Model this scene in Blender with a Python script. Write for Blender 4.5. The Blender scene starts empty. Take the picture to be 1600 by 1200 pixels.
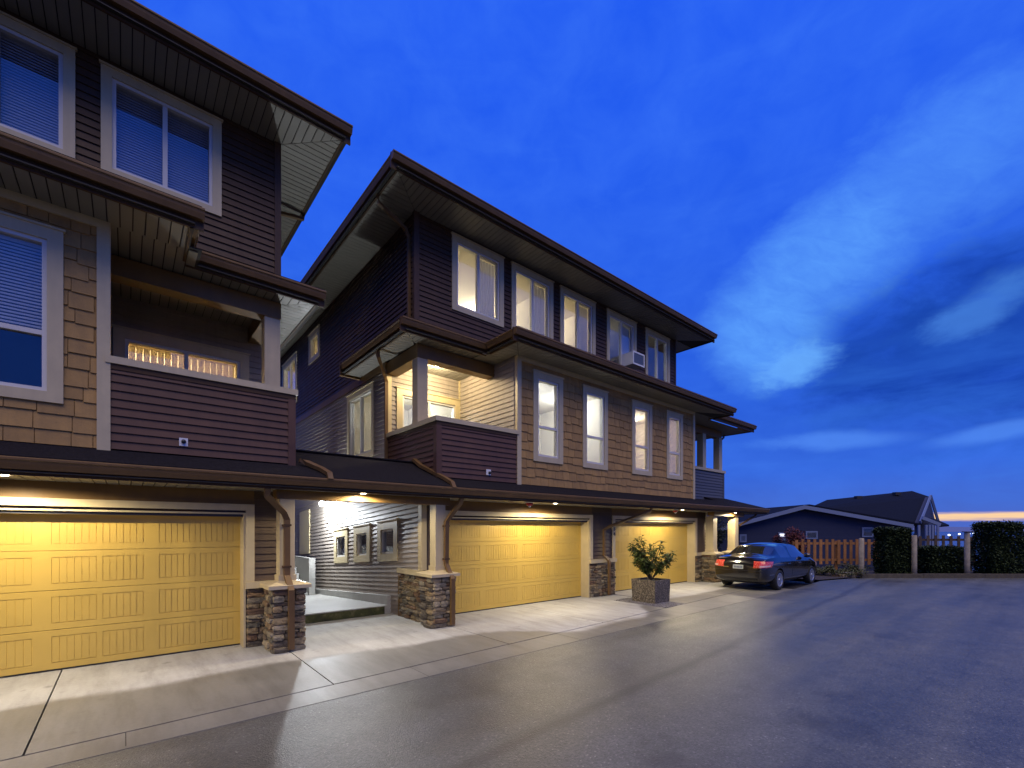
import bpy, bmesh, math, random
from mathutils import Matrix, Vector
from mathutils.bvhtree import BVHTree
R = math.radians
rnd = random.Random(7)
sc = bpy.context.scene
col = sc.collection

# ------------------------------------------------------------------ camera
HEAD = math.atan2(852, 717)            # angle between the facade direction (+X) and the view
CH, SH = math.cos(HEAD), math.sin(HEAD)
cam = bpy.data.cameras.new('camera'); camo = bpy.data.objects.new('camera', cam); col.objects.link(camo)
cam.sensor_width = 36; cam.lens = 717/1600*36; cam.shift_y = 227/1600
cam.clip_start = .05; cam.clip_end = 60000
camo.location = (0, 0, 1.9); camo.rotation_euler = (R(90), 0, HEAD - R(90))
sc.camera = camo

# ------------------------------------------------------------------ render / exposure
sc.view_settings.view_transform = 'Standard'; sc.view_settings.look = 'None'
sc.view_settings.exposure = .2; sc.view_settings.gamma = 1
sc.render.engine = 'CYCLES'
sc.cycles.use_denoising = True
try: sc.cycles.denoiser = 'OPENIMAGEDENOISE'
except Exception: pass
sc.cycles.max_bounces = 7; sc.cycles.diffuse_bounces = 3; sc.cycles.glossy_bounces = 3
sc.cycles.transparent_max_bounces = 10; sc.cycles.sample_clamp_indirect = 4
sc.cycles.caustics_reflective = False; sc.cycles.caustics_refractive = False

# ------------------------------------------------------------------ node helpers
class NT:
    def __init__(s, tree): s.t = tree
    def n(s, kind, **k):
        nd = s.t.nodes.new(kind)
        ins = k.pop('i', {})
        for a, v in k.items(): setattr(nd, a, v)
        for a, v in ins.items():
            sock = nd.inputs[a]
            if isinstance(v, bpy.types.NodeSocket): s.t.links.new(v, sock)
            else: sock.default_value = v
        return nd
    def math(s, op, a, b=None, c=None, clamp=False):
        nd = s.t.nodes.new('ShaderNodeMath'); nd.operation = op; nd.use_clamp = clamp
        for k, v in enumerate((a, b, c)):
            if v is None: continue
            if isinstance(v, bpy.types.NodeSocket): s.t.links.new(v, nd.inputs[k])
            else: nd.inputs[k].default_value = v
        return nd.outputs[0]
    def ramp(s, fac, stops, interp='LINEAR'):
        nd = s.t.nodes.new('ShaderNodeValToRGB'); cr = nd.color_ramp; cr.interpolation = interp
        while len(cr.elements) < len(stops): cr.elements.new(.5)
        for e, (p, c) in zip(cr.elements, stops):
            e.position = p; e.color = (*c, 1) if len(c) == 3 else c
        s.t.links.new(fac, nd.inputs[0]); return nd.outputs[0]
    def mix(s, fac, a, b, mode='MIX'):
        nd = s.t.nodes.new('ShaderNodeMix'); nd.data_type = 'RGBA'; nd.blend_type = mode
        for k, v in ((0, fac), (6, a), (7, b)):
            if isinstance(v, bpy.types.NodeSocket): s.t.links.new(v, nd.inputs[k])
            else: nd.inputs[k].default_value = v if k == 0 or len(v) == 4 else (*v, 1)
        return nd.outputs[2]
    def noise(s, vec, scale, detail=3, rough=.5, dist=0):
        nd = s.n('ShaderNodeTexNoise', i={'Scale': scale, 'Detail': detail, 'Roughness': rough, 'Distortion': dist})
        if vec is not None: s.t.links.new(vec, nd.inputs['Vector'])
        return nd.outputs['Fac']

# ------------------------------------------------------------------ world: dusk sky
w = bpy.data.worlds.new('World'); sc.world = w; w.use_nodes = True
w.node_tree.nodes.clear(); T = NT(w.node_tree)
geo = T.n('ShaderNodeTexCoord').outputs['Generated']
sep = T.n('ShaderNodeSeparateXYZ', i={0: geo})
dx, dy, dz = sep.outputs
el = T.math('MULTIPLY', T.math('ARCSINE', dz), 180/math.pi)          # degrees above the horizon
az = T.math('MULTIPLY', T.math('ARCTAN2', dy, dx), 180/math.pi)      # degrees from the facade direction
elc = T.math('MULTIPLY', T.math('MAXIMUM', el, 0.0), 1/90, clamp=True)
grad = T.ramp(elc, [(0, (.060, .105, .42)), (.010, (.065, .11, .44)), (.025, (.052, .12, .50)), (.07, (.034, .125, .64)),
                    (.16, (.020, .102, .64)), (.36, (.016, .098, .73)), (.55, (.014, .094, .78)), (1, (.012, .085, .80))])
# low, flattened clouds
cv = T.n('ShaderNodeCombineXYZ', i={0: T.math('MULTIPLY', az, .045), 1: T.math('MULTIPLY', el, .10), 2: 3.7}).outputs[0]
n1 = T.noise(cv, 1.15, 6, .55, .35)
cv2 = T.n('ShaderNodeCombineXYZ', i={0: T.math('MULTIPLY', az, .03), 1: T.math('MULTIPLY', el, .17), 2: 9.1}).outputs[0]
n2 = T.noise(cv2, 2.0, 6, .6, .3)
nw = T.noise(T.n('ShaderNodeCombineXYZ', i={0: T.math('MULTIPLY', az, .11), 1: T.math('MULTIPLY', el, .2), 2: 1.3}).outputs[0], 1.6, 7, .62, .3)
def blob(a0, e0, sa, se, rot=0, warp=.35):
    da = T.math('SUBTRACT', az, a0); de = T.math('SUBTRACT', el, e0)
    cr_, sr_ = math.cos(R(rot)), math.sin(R(rot))
    u = T.math('ADD', T.math('MULTIPLY', da, cr_/sa), T.math('MULTIPLY', de, sr_/sa))
    v = T.math('SUBTRACT', T.math('MULTIPLY', de, cr_/se), T.math('MULTIPLY', da, sr_/se))
    q = T.math('SQRT', T.math('ADD', T.math('MULTIPLY', u, u), T.math('MULTIPLY', v, v)))
    q = T.math('ADD', q, T.math('ADD', T.math('MULTIPLY', T.math('SUBTRACT', n1, .5), warp*3), T.math('MULTIPLY', T.math('SUBTRACT', nw, .5), warp*5)))
    mr = T.n('ShaderNodeMapRange', interpolation_type='SMOOTHSTEP', i={'Value': q, 'From Min': 1.0, 'From Max': 0.25, 'To Min': 0, 'To Max': 1})
    return mr.outputs[0]
dark = T.math('MULTIPLY', T.ramp(n1, [(.40, (0, 0, 0)), (.68, (1, 1, 1))]), T.ramp(elc, [(0, (0, 0, 0)), (.03, (.2, .2, .2)), (.08, (1, 1, 1)), (.20, (.8, .8, .8)), (.32, (.25, .25, .25)), (.5, (.12, .12, .12))]))
bright = T.math('MULTIPLY', T.ramp(n2, [(.54, (0, 0, 0)), (.80, (1, 1, 1))]), T.ramp(elc, [(0, (0, 0, 0)), (.04, (.9, .9, .9)), (.3, (.6, .6, .6)), (.6, (.3, .3, .3))]))
cv3 = T.n('ShaderNodeCombineXYZ', i={0: T.math('MULTIPLY', az, .10), 1: T.math('MULTIPLY', el, .16), 2: 5.3}).outputs[0]
n3 = T.noise(cv3, 1.5, 7, .6, .4)
soft = T.ramp(n3, [(.30, (0, 0, 0)), (.72, (1, 1, 1))])
c1 = T.mix(T.math('MULTIPLY', soft, .30), grad, (.055, .20, .86))
c1 = T.mix(T.math('MULTIPLY', bright, .25), c1, (.075, .26, .88))
c1 = T.mix(T.math('MULTIPLY', blob(5, 15.5, 18, 9.5, 0, .22), .92), c1, (.004, .032, .28))
c1 = T.mix(T.math('MULTIPLY', T.math('MULTIPLY', blob(5, 17, 20, 11, 0, .2), soft), .34), c1, (.016, .095, .50))
c1 = T.mix(T.math('MULTIPLY', T.math('MULTIPLY', T.ramp(n2, [(.38, (0, 0, 0)), (.62, (1, 1, 1))]), blob(3, 12, 24, 9, 0, .2)), .55), c1, (.030, .14, .62))
c1 = T.mix(T.math('MULTIPLY', dark, .34), c1, (.007, .050, .42))
wisp = T.math('MAXIMUM', blob(21.0, 21.0, 7.5, 7.5, 0, .12), T.math('MAXIMUM', T.math('MULTIPLY', blob(15.5, 26, 11, 6.5, -24, .16), .85), T.math('MULTIPLY', blob(8, 29.5, 14, 6, -14, .2), .38)))
wisp = T.math('MAXIMUM', wisp, T.math('MULTIPLY', blob(18.8, 17.4, 4.8, 3.4, -12, .3), .85))
fib = T.noise(T.n('ShaderNodeCombineXYZ', i={0: T.math('ADD', T.math('MULTIPLY', az, .20), T.math('MULTIPLY', el, .12)), 1: T.math('SUBTRACT', T.math('MULTIPLY', el, .55), T.math('MULTIPLY', az, .28)), 2: 7.7}).outputs[0], 1.3, 8, .65, .6)
fibr = T.ramp(fib, [(.28, (.62, .62, .62)), (.70, (1, 1, 1))])
wisp = T.math('MULTIPLY', T.math('POWER', wisp, .6), fibr)
c1 = T.mix(T.math('MULTIPLY', wisp, .80), c1, (.105, .345, .90))
c1 = T.mix(T.math('MULTIPLY', blob(18.6, 16.8, 4.4, 2.8, -20, .34), .45), c1, (.16, .45, .93))
c1 = T.mix(T.math('MULTIPLY', blob(4.3, 18.5, 4.5, 2.2, -22, .3), .42), c1, (.085, .29, .82))
c1 = T.mix(T.math('MULTIPLY', T.math('MAXIMUM', blob(15, 9.0, 9, 1.3, 3, .2), blob(3.5, 8.3, 6, 1.1, -6, .2)), .7), c1, (.075, .23, .80))
# narrow sunset gap close to the horizon
cv4 = T.n('ShaderNodeCombineXYZ', i={0: T.math('MULTIPLY', az, .16), 1: T.math('MULTIPLY', el, 2.2), 2: 2.2}).outputs[0]
n4 = T.noise(cv4, 1.4, 6, .62, .3)
wob = T.math('ADD', T.math('MULTIPLY', T.math('SUBTRACT', n2, .5), .5), T.math('MULTIPLY', T.math('SUBTRACT', n4, .5), .55))
elw = T.math('ADD', el, wob)
band = T.n('ShaderNodeMapRange', interpolation_type='SMOOTHSTEP', i={'Value': T.math('ABSOLUTE', T.math('SUBTRACT', elw, 1.12)), 'From Min': .46, 'From Max': .08}).outputs[0]
c1 = T.mix(T.math('MULTIPLY', band, T.math('ADD', T.math('MULTIPLY', n4, .5), .65), None, True), c1, (.98, .64, .30))
below = T.math('LESS_THAN', el, -0.02)
c1 = T.mix(below, c1, (.02, .03, .08))
bg = T.n('ShaderNodeBackground', i={'Color': c1, 'Strength': 1.0})
out = T.n('ShaderNodeOutputWorld', i={0: bg.outputs[0]})

# soft dusk skylight from behind the camera (cloud-diffused, no hard shadow)
sun = bpy.data.lights.new('dusk_light', 'SUN'); suno = bpy.data.objects.new('dusk_light', sun); col.objects.link(suno)
sun.energy = 2.1; sun.angle = R(62); sun.color = (1.0, .80, .46)
suno.rotation_euler = Vector((.20, .38, -.91)).to_track_quat('-Z', 'Y').to_euler()

# ------------------------------------------------------------------ materials
MAT = {}
def material(name, color, rough=.6, spec=.5, metal=0., noise=0., nscale=6., bump=0., bscale=40., objvar=0., coat=0., emit=None, estr=0., streak=0., build=None):
    m = bpy.data.materials.new(name); m.use_nodes = True; t = NT(m.node_tree)
    b = m.node_tree.nodes['Principled BSDF']
    b.inputs['Base Color'].default_value = (*color, 1); b.inputs['Roughness'].default_value = rough
    b.inputs['Specular IOR Level'].default_value = spec; b.inputs['Metallic'].default_value = metal
    if coat: b.inputs['Coat Weight'].default_value = coat; b.inputs['Coat Roughness'].default_value = .06
    L = m.node_tree.links
    pos = t.n('ShaderNodeNewGeometry').outputs['Position']
    c = None
    if noise:
        f = t.noise(pos, nscale, 5, .6)
        c = t.mix(1, (*color, 1), t.ramp(f, [(.25, (1-noise,)*3), (.75, (1+noise*.6,)*3)]), 'MULTIPLY')
        L.new(t.ramp(f, [(.2, (max(0, rough-.12),)*3), (.8, (min(1, rough+.1),)*3)]), b.inputs['Roughness'])
    if streak:
        mp = t.n('ShaderNodeMapping', i={0: pos, 'Scale': (7, 7, .6)}).outputs[0]
        f = t.noise(mp, 1.6, 5, .65)
        c = t.mix(1, c if c else (*color, 1), t.ramp(f, [(.3, (1-streak,)*3), (.62, (1, 1, 1))]), 'MULTIPLY')
    if objvar:
        r_ = t.n('ShaderNodeObjectInfo').outputs['Random']
        c = t.mix(1, c if c else (*color, 1), t.ramp(r_, [(0, (1-objvar,)*3), (1, (1+objvar,)*3)]), 'MULTIPLY')
    if c: L.new(c, b.inputs['Base Color'])
    if bump:
        f = t.noise(pos, bscale, 6, .65)
        bp = t.n('ShaderNodeBump', i={'Strength': bump, 'Distance': .02, 'Height': f}); L.new(bp.outputs[0], b.inputs['Normal'])
    if emit: b.inputs['Emission Color'].default_value = (*emit, 1); b.inputs['Emission Strength'].default_value = estr
    if build: build(t, b, L, pos)
    MAT[name] = m; return m

def wood_grain(t, b, L, pos):
    mp = t.n('ShaderNodeMapping', i={0: pos, 'Scale': (1.2, 30, 60)}).outputs[0]
    f = t.noise(mp, 1.5, 4, .6)
    bp = t.n('ShaderNodeBump', i={'Strength': .06, 'Distance': .004, 'Height': f}); L.new(bp.outputs[0], b.inputs['Normal'])
material('siding_brown', (.082, .048, .030), .55, spec=.22, noise=.2, nscale=3, objvar=.06, streak=.18, bump=.04, bscale=30)
material('siding_parapet', (.115, .062, .042), .55, spec=.22, noise=.2, nscale=3, objvar=.06, streak=.12)
material('siding_taupe', (.30, .26, .22), .55, spec=.22, noise=.16, nscale=3, objvar=.05, streak=.12)
material('siding_garage', (.115, .080, .052), .55, spec=.22, noise=.16, nscale=3, objvar=.05, streak=.12)
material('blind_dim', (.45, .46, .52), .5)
material('siding_sky_lit', (.10, .105, .12), .55, spec=.22, noise=.15, nscale=3, objvar=.05)  # right parapet siding, blue of the sky light put into its colour
material('shingle', (.38, .225, .070), .75, noise=.25, nscale=5, objvar=.12, streak=.15, bump=.25, bscale=45)
material('trim', (.54, .45, .26), .5, noise=.10, nscale=4, streak=.08, bump=.03, bscale=60)
material('trim_brown', (.185, .108, .036), .5, spec=.25, noise=.15, nscale=3, streak=.1)
material('door', (.58, .395, .078), .42, noise=.06, nscale=2.5, build=wood_grain)
material('gutter', (.150, .086, .032), .5, spec=.28, noise=.2, nscale=3, streak=.15)
material('fascia', (.075, .042, .020), .6, spec=.2, noise=.2, nscale=3)
material('soffit', (.19, .18, .15), .5, noise=.1, nscale=4, objvar=.05)
material('soffit_gap', (.02, .018, .016), .8)
material('roofing', (.020, .018, .021), .95, spec=.08, noise=.5, nscale=28, bump=.8, bscale=70)
material('frame_white', (.62, .60, .55), .4)
material('dark', (.02, .018, .018), .7)
material('interior', (.72, .66, .54), .8, noise=.04, nscale=1.5)
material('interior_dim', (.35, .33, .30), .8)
material('lamp_warm', (1, 1, 1), .5, emit=(1, .80, .50), estr=14)
material('lamp_cool', (1, 1, 1), .5, emit=(.80, .90, 1), estr=60)
material('pot_light', (1, 1, 1), .5, emit=(1, .78, .45), estr=30)
material('lamp_white', (1, 1, 1), .5, emit=(1, .93, .82), estr=9)
material('window_glow', (1, 1, 1), .5, emit=(.9, .93, 1), estr=1.1)
material('far_light', (1, 1, 1), .5, emit=(.75, .85, 1), estr=3.0)
material('red_paint', (.42, .02, .02), .35)
material('white_plastic', (.7, .7, .68), .4)
material('black_plastic', (.012, .012, .013), .4)
material('metal', (.55, .56, .58), .3, metal=1)
material('mulch', (.035, .026, .020), .95, noise=.5, nscale=20, bump=1, bscale=40)
material('timber', (.085, .070, .045), .85, noise=.4, nscale=7, bump=.4, bscale=40)
material('post_wood', (.34, .29, .21), .8, noise=.35, nscale=7, streak=.3, bump=.3, bscale=50)
material('cedar', (.34, .150, .045), .75, noise=.3, nscale=6, objvar=.2, streak=.25)  # orange light on the pickets is put into this wood colour
material('cedar_dark', (.075, .05, .035), .75, noise=.3, nscale=6, objvar=.2)
material('pebble', (.22, .21, .21), .7, objvar=.3, noise=.4, nscale=25)
material('bark', (.10, .075, .05), .9, noise=.3, nscale=30)
material('house_blue', (.016, .022, .060), .7, noise=.1, nscale=3, objvar=.05)
material('roofing_far', (.010, .013, .026), .95, spec=.06, noise=.4, nscale=9)
material('house_trim', (.15, .19, .30), .55)
material('far_shore', (.10, .13, .26), .9)

def leafmat(name, c1, c2):
    def bld(t, b, L, pos):
        f = t.noise(pos, 9, 3, .6)
        L.new(t.mix(f, (*c1, 1), (*c2, 1)), b.inputs['Base Color'])
        b.inputs['Subsurface Weight'].default_value = 0
    material(name, c1, .65, spec=.25, build=bld)
leafmat('leaf', (.035, .065, .014), (.12, .145, .035))
leafmat('hedge_leaf', (.014, .028, .010), (.045, .065, .020))
leafmat('red_leaf', (.07, .014, .018), (.16, .045, .03))
leafmat('tree_leaf', (.02, .03, .015), (.05, .055, .03))
leafmat('weed_leaf', (.035, .045, .015), (.12, .12, .045))

def glass_mat(name, tint, refl=1.0):
    m = bpy.data.materials.new(name); m.use_nodes = True; m.node_tree.nodes.clear(); t = NT(m.node_tree)
    bf = t.n('ShaderNodeNewGeometry').outputs['Backfacing']      # same reflection from either side of a thin pane
    fr = t.n('ShaderNodeFresnel', i={'IOR': t.math('ADD', 1.55, t.math('MULTIPLY', bf, 1/1.55-1.55))}).outputs[0]
    fac = t.math('ADD', t.math('MULTIPLY', fr, refl), .03, clamp=True)
    mx = t.n('ShaderNodeMixShader', i={0: fac, 1: t.n('ShaderNodeBsdfTransparent', i={0: (*tint, 1)}).outputs[0], 2: t.n('ShaderNodeBsdfGlossy', i={'Roughness': .015}).outputs[0]})
    t.n('ShaderNodeOutputMaterial', i={0: mx.outputs[0]}); MAT[name] = m
def cloth_mat(name, color, tr):
    m = bpy.data.materials.new(name); m.use_nodes = True; m.node_tree.nodes.clear(); t = NT(m.node_tree)
    mx = t.n('ShaderNodeMixShader', i={0: tr, 1: t.n('ShaderNodeBsdfDiffuse', i={0: (*color, 1)}).outputs[0], 2: t.n('ShaderNodeBsdfTranslucent', i={0: (*color, 1)}).outputs[0]})
    t.n('ShaderNodeOutputMaterial', i={0: mx.outputs[0]}); MAT[name] = m
cloth_mat('blind_warm', (.74, .66, .50), .55); cloth_mat('blind', (.84, .86, .92), .2); cloth_mat('curtain', (.42, .40, .42), .35)
glass_mat('glass', (.92, .94, .93), 1.3)
glass_mat('glass_sky', (.88, .90, .92), 1.2)
glass_mat('car_glass', (.10, .11, .11), 3.0)
nt_ = MAT['car_glass'].node_tree; ou_ = [n_ for n_ in nt_.nodes if n_.type == 'OUTPUT_MATERIAL'][0]; pr_ = ou_.inputs[0].links[0].from_socket     # reflected light put into the panes as a grey-green diffuse tint
NTc = NT(nt_); mx_ = NTc.n('ShaderNodeMixShader', i={0: .16, 1: pr_, 2: NTc.n('ShaderNodeBsdfDiffuse', i={0: (.085, .09, .08, 1)}).outputs[0]}); nt_.links.new(mx_.outputs[0], ou_.inputs[0])

def stone_build(t, b, L, pos):
    r_ = t.n('ShaderNodeObjectInfo').outputs['Random']
    base = t.ramp(r_, [(0, (.07, .06, .045)), (.25, (.20, .165, .11)), (.45, (.32, .25, .14)), (.6, (.17, .10, .055)), (.8, (.15, .14, .105)), (1, (.38, .325, .22))])
    f = t.noise(pos, 16, 6, .65)
    L.new(t.mix(1, base, t.ramp(f, [(.25, (.45, .45, .45)), (.75, (1.35, 1.3, 1.2))]), 'MULTIPLY'), b.inputs['Base Color'])
    bp = t.n('ShaderNodeBump', i={'Strength': .9, 'Distance': .03, 'Height': t.noise(pos, 28, 6, .7)}); L.new(bp.outputs[0], b.inputs['Normal'])
material('stone', (.3, .25, .2), .85, build=stone_build)
material('mortar', (.06, .055, .05), .95)

def conc_build(t, b, L, pos):
    sx, sy, sz = t.n('ShaderNodeSeparateXYZ', i={0: pos}).outputs
    big = t.noise(pos, 1.1, 6, .62, .4); fine = t.noise(pos, 26, 5, .7); mid = t.noise(pos, 5, 4, .6)
    # rain-wet outside the drip line of the canopy, dry under it and in one patch before the second door
    wl = t.math('ADD', sy, t.math('MULTIPLY', t.math('SUBTRACT', big, .5), .45))
    patch = t.math('MULTIPLY', t.n('ShaderNodeMapRange', interpolation_type='SMOOTHSTEP', i={'Value': sx, 'From Min': 4.9, 'From Max': 6.6}).outputs[0],
                   t.n('ShaderNodeMapRange', interpolation_type='SMOOTHSTEP', i={'Value': sx, 'From Min': 10.2, 'From Max': 8.6}).outputs[0])
    far = t.n('ShaderNodeMapRange', interpolation_type='SMOOTHSTEP', i={'Value': sx, 'From Min': 1.5, 'From Max': 4.2}).outputs[0]
    lim = t.math('ADD', wl, t.math('ADD', t.math('MULTIPLY', patch, 1.05), t.math('MULTIPLY', far, .28)))
    dry = t.n('ShaderNodeMapRange', interpolation_type='SMOOTHSTEP', i={'Value': lim, 'From Min': 6.98, 'From Max': 7.24}).outputs[0]
    colr = t.mix(dry, (.185, .182, .160, 1), (.385, .390, .370, 1))
    colr = t.mix(1, colr, t.ramp(big, [(.25, (.80, .79, .77)), (.7, (1.08, 1.08, 1.08))]), 'MULTIPLY')
    colr = t.mix(1, colr, t.ramp(fine, [(.2, (.86, .86, .86)), (.8, (1.08, 1.08, 1.08))]), 'MULTIPLY')
    colr = t.mix(t.ramp(mid, [(.62, (0, 0, 0)), (.74, (.5, .5, .5))]), colr, (.17, .16, .14, 1))
    vs_ = t.n('ShaderNodeTexVoronoi', i={'Vector': pos, 'Scale': 1.9, 'Randomness': 1.0})          # drip and oil spots
    colr = t.mix(t.ramp(t.math('ADD', vs_.outputs['Distance'], t.math('MULTIPLY', mid, .22)), [(.10, (.55, .55, .55)), (.24, (0, 0, 0))]), colr, (.10, .095, .08, 1))
    stn = t.noise(t.n('ShaderNodeMapping', i={0: pos, 'Scale': (3.2, .5, 1)}).outputs[0], 1.7, 6, .65)  # faint tyre and run-off streaks
    colr = t.mix(1, colr, t.ramp(stn, [(.30, (.76, .75, .73)), (.55, (1, 1, 1)), (.75, (1.08, 1.08, 1.08))]), 'MULTIPLY')
    edge = t.n('ShaderNodeMapRange', interpolation_type='SMOOTHSTEP', i={'Value': t.math('ADD', sy, t.math('MULTIPLY', mid, .35)), 'From Min': 5.75, 'From Max': 5.35, 'To Max': .35}).outputs[0]
    colr = t.mix(edge, colr, (.10, .098, .09, 1))
    L.new(colr, b.inputs['Base Color'])
    L.new(t.math('ADD', t.math('MULTIPLY', dry, .25), t.math('ADD', t.math('MULTIPLY', big, .3), .36), None, True), b.inputs['Roughness'])
    bp = t.n('ShaderNodeBump', i={'Strength': .25, 'Distance': .006, 'Height': fine}); L.new(bp.outputs[0], b.inputs['Normal'])
material('concrete', (.4, .39, .36), .6, build=conc_build)
def conc2_build(t, b, L, pos):
    big = t.noise(pos, 1.6, 6, .65); fine = t.noise(pos, 22, 5, .7)
    c = t.mix(1, (.40, .395, .37, 1), t.ramp(big, [(.3, (.72, .72, .70)), (.7, (1.1, 1.1, 1.1))]), 'MULTIPLY')
    c = t.mix(1, c, t.ramp(fine, [(.2, (.85, .85, .85)), (.8, (1.08, 1.08, 1.08))]), 'MULTIPLY')
    L.new(c, b.inputs['Base Color'])
    L.new(t.ramp(big, [(.3, (.4, .4, .4)), (.7, (.75, .75, .75))]), b.inputs['Roughness'])
    bp = t.n('ShaderNodeBump', i={'Strength': .25, 'Distance': .006, 'Height': fine}); L.new(bp.outputs[0], b.inputs['Normal'])
material('concrete_plain', (.4, .39, .36), .6, build=conc2_build)
def moss_build(t, b, L, pos):
    big = t.noise(pos, 5, 6, .65)
    L.new(t.ramp(big, [(.35, (.02, .022, .010)), (.55, (.06, .065, .018)), (.75, (.17, .15, .09))]), b.inputs['Base Color'])
material('mossy_concrete', (.1, .1, .05), .85, build=moss_build)
def asphalt_build(t, b, L, pos):
    sx, sy, sz = t.n('ShaderNodeSeparateXYZ', i={0: pos}).outputs
    big = t.noise(pos, .35, 6, .6, .5); fine = t.noise(pos, 34, 5, .85)
    vor = t.n('ShaderNodeTexVoronoi', i={'Vector': pos, 'Scale': 70.0})
    st = t.n('ShaderNodeMapping', i={0: pos, 'Rotation': (0, 0, R(-14)), 'Scale': (.10, 1.1, 1)}).outputs[0]
    tr = t.noise(st, 1.3, 4, .55, .2)
    c = t.mix(t.ramp(fine, [(.35, (0, 0, 0)), (.75, (1, 1, 1))]), (.050, .053, .051, 1), (.165, .171, .163, 1))
    c = t.mix(t.ramp(vor.outputs['Color'], [(.84, (0, 0, 0)), (.97, (.6, .6, .6))]), c, (.34, .335, .32, 1))
    c = t.mix(1, c, t.ramp(big, [(.3, (.80, .80, .80)), (.7, (1.12, 1.11, 1.10))]), 'MULTIPLY')
    c = t.mix(1, c, t.ramp(tr, [(.32, (.78, .78, .78)), (.6, (1.08, 1.08, 1.08))]), 'MULTIPLY')
    v2 = t.n('ShaderNodeTexVoronoi', i={'Vector': pos, 'Scale': .55, 'Randomness': 1.0}); mid = t.noise(pos, 3.2, 5, .65)
    c = t.mix(t.ramp(t.math('ADD', v2.outputs['Distance'], t.math('MULTIPLY', mid, .35)), [(.22, (.6, .6, .6)), (.40, (0, 0, 0))]), c, (.040, .040, .039, 1))   # oil and damp patches
    c = t.mix(1, c, t.ramp(mid, [(.3, (.80, .80, .80)), (.68, (1.14, 1.14, 1.13))]), 'MULTIPLY')
    # tar-dark construction seam between two paving passes
    ln = t.math('ABSOLUTE', t.math('ADD', t.math('SUBTRACT', sy, 3.55), t.math('ADD', t.math('MULTIPLY', t.math('SUBTRACT', sx, 9.), -.072), t.math('MULTIPLY', t.math('SUBTRACT', big, .5), .35))))
    c = t.mix(t.n('ShaderNodeMapRange', interpolation_type='SMOOTHSTEP', i={'Value': ln, 'From Min': .16, 'From Max': .0, 'To Max': .7}).outputs[0], c, (.035, .034, .034, 1))
    L.new(c, b.inputs['Base Color'])
    wet = t.math('ADD', t.math('MULTIPLY', big, .5), t.math('MULTIPLY', tr, .5))
    L.new(t.ramp(wet, [(.38, (.33, .33, .33)), (.60, (.52, .52, .52))]), b.inputs['Roughness'])
    h = t.math('ADD', fine, t.math('MULTIPLY', vor.outputs['Distance'], .8))
    bp = t.n('ShaderNodeBump', i={'Strength': .42, 'Distance': .010, 'Height': h}); L.new(bp.outputs[0], b.inputs['Normal'])
material('asphalt', (.06, .06, .06), .5, build=asphalt_build)
def aggr_build(t, b, L, pos):
    v = t.n('ShaderNodeTexVoronoi', i={'Vector': pos, 'Scale': 48.0})
    L.new(t.ramp(v.outputs['Color'], [(0, (.03, .026, .018)), (.4, (.10, .083, .055)), (.8, (.22, .185, .13)), (1, (.36, .32, .25))]), b.inputs['Base Color'])
    bp = t.n('ShaderNodeBump', i={'Strength': 1, 'Distance': .015, 'Height': v.outputs['Distance']}); bp.invert = True
    L.new(bp.outputs[0], b.inputs['Normal'])
material('aggregate', (.2, .18, .14), .75, build=aggr_build)
material('ground_soil', (.05, .05, .035), .95, noise=.4, nscale=2, bump=.6, bscale=10)
material('sea_water', (.03, .05, .12), .25, bump=.3, bscale=.05)
material('car_paint', (.006, .006, .008), .16, coat=1.0)
material('tyre', (.012, .012, .012), .8, bump=.2, bscale=80)
material('rim', (.50, .51, .53), .32, metal=.85)
material('chrome', (.7, .7, .7), .12, metal=1)
def tail_build(t, b, L, pos):
    v = t.n('ShaderNodeTexVoronoi', i={'Vector': pos, 'Scale': 26.0})
    L.new(t.ramp(v.outputs['Distance'], [(0, (.75, .22, .16)), (.6, (.50, .03, .02))]), b.inputs['Base Color'])
material('tail_red', (.55, .03, .02), .12, coat=1, build=tail_build)
material('tail_clear', (.60, .40, .36), .12, coat=1)
material('plate', (.36, .40, .38), .4)
material('plate_ink', (.05, .07, .14), .5)
material('ac_grille', (.16, .19, .24), .5)

# ------------------------------------------------------------------ geometry helpers
W = {}
def link(name, data, parent=None, mw=None):
    o = bpy.data.objects.new(name, data); col.objects.link(o)
    mw = mw or Matrix.Identity(4); o.matrix_basis = mw; W[o] = mw
    if parent:
        o.parent = parent; o.matrix_parent_inverse = W[parent].inverted()
    return o
def tag(o, label=None, cat=None, group=None, kind=None):
    if label: o['label'] = label
    if cat: o['category'] = cat
    if group: o['group'] = group
    if kind: o['kind'] = kind
    return o
def thing(name, label, cat, loc, group=None):
    return tag(link(name, None, None, Matrix.Translation(loc)), label, cat, group)
def group_part(name, parent): return link(name, None, parent, W[parent].copy())
def mesh(name, parent, mat, verts, faces, smooth=False, mats=None, fm=None):
    me = bpy.data.meshes.new(name); me.from_pydata([tuple(v) for v in verts], [], faces)
    for k in (mats or [mat]): me.materials.append(MAT[k])
    if fm: me.polygons.foreach_set('material_index', fm)
    if smooth: me.polygons.foreach_set('use_smooth', [True]*len(me.polygons))
    bm = bmesh.new(); bm.from_mesh(me); bmesh.ops.recalc_face_normals(bm, faces=bm.faces); bm.to_mesh(me); bm.free()
    return link(name, me, parent)
HF = [(0, 1, 3, 2), (4, 6, 7, 5), (0, 4, 5, 1), (2, 3, 7, 6), (0, 2, 6, 4), (1, 5, 7, 3)]
def hexv(x0, x1, y0, y1, z0, z1): return [(x, y, z) for x in (x0, x1) for y in (y0, y1) for z in (z0, z1)]
EACH = {'corner_board', 'body_wall', 'wardrobe', 'interior_door', 'wall_picture', 'balcony_beam', 'parapet_cap', 'parapet_skirt', 'floor_slab'}   # one object per piece
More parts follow.
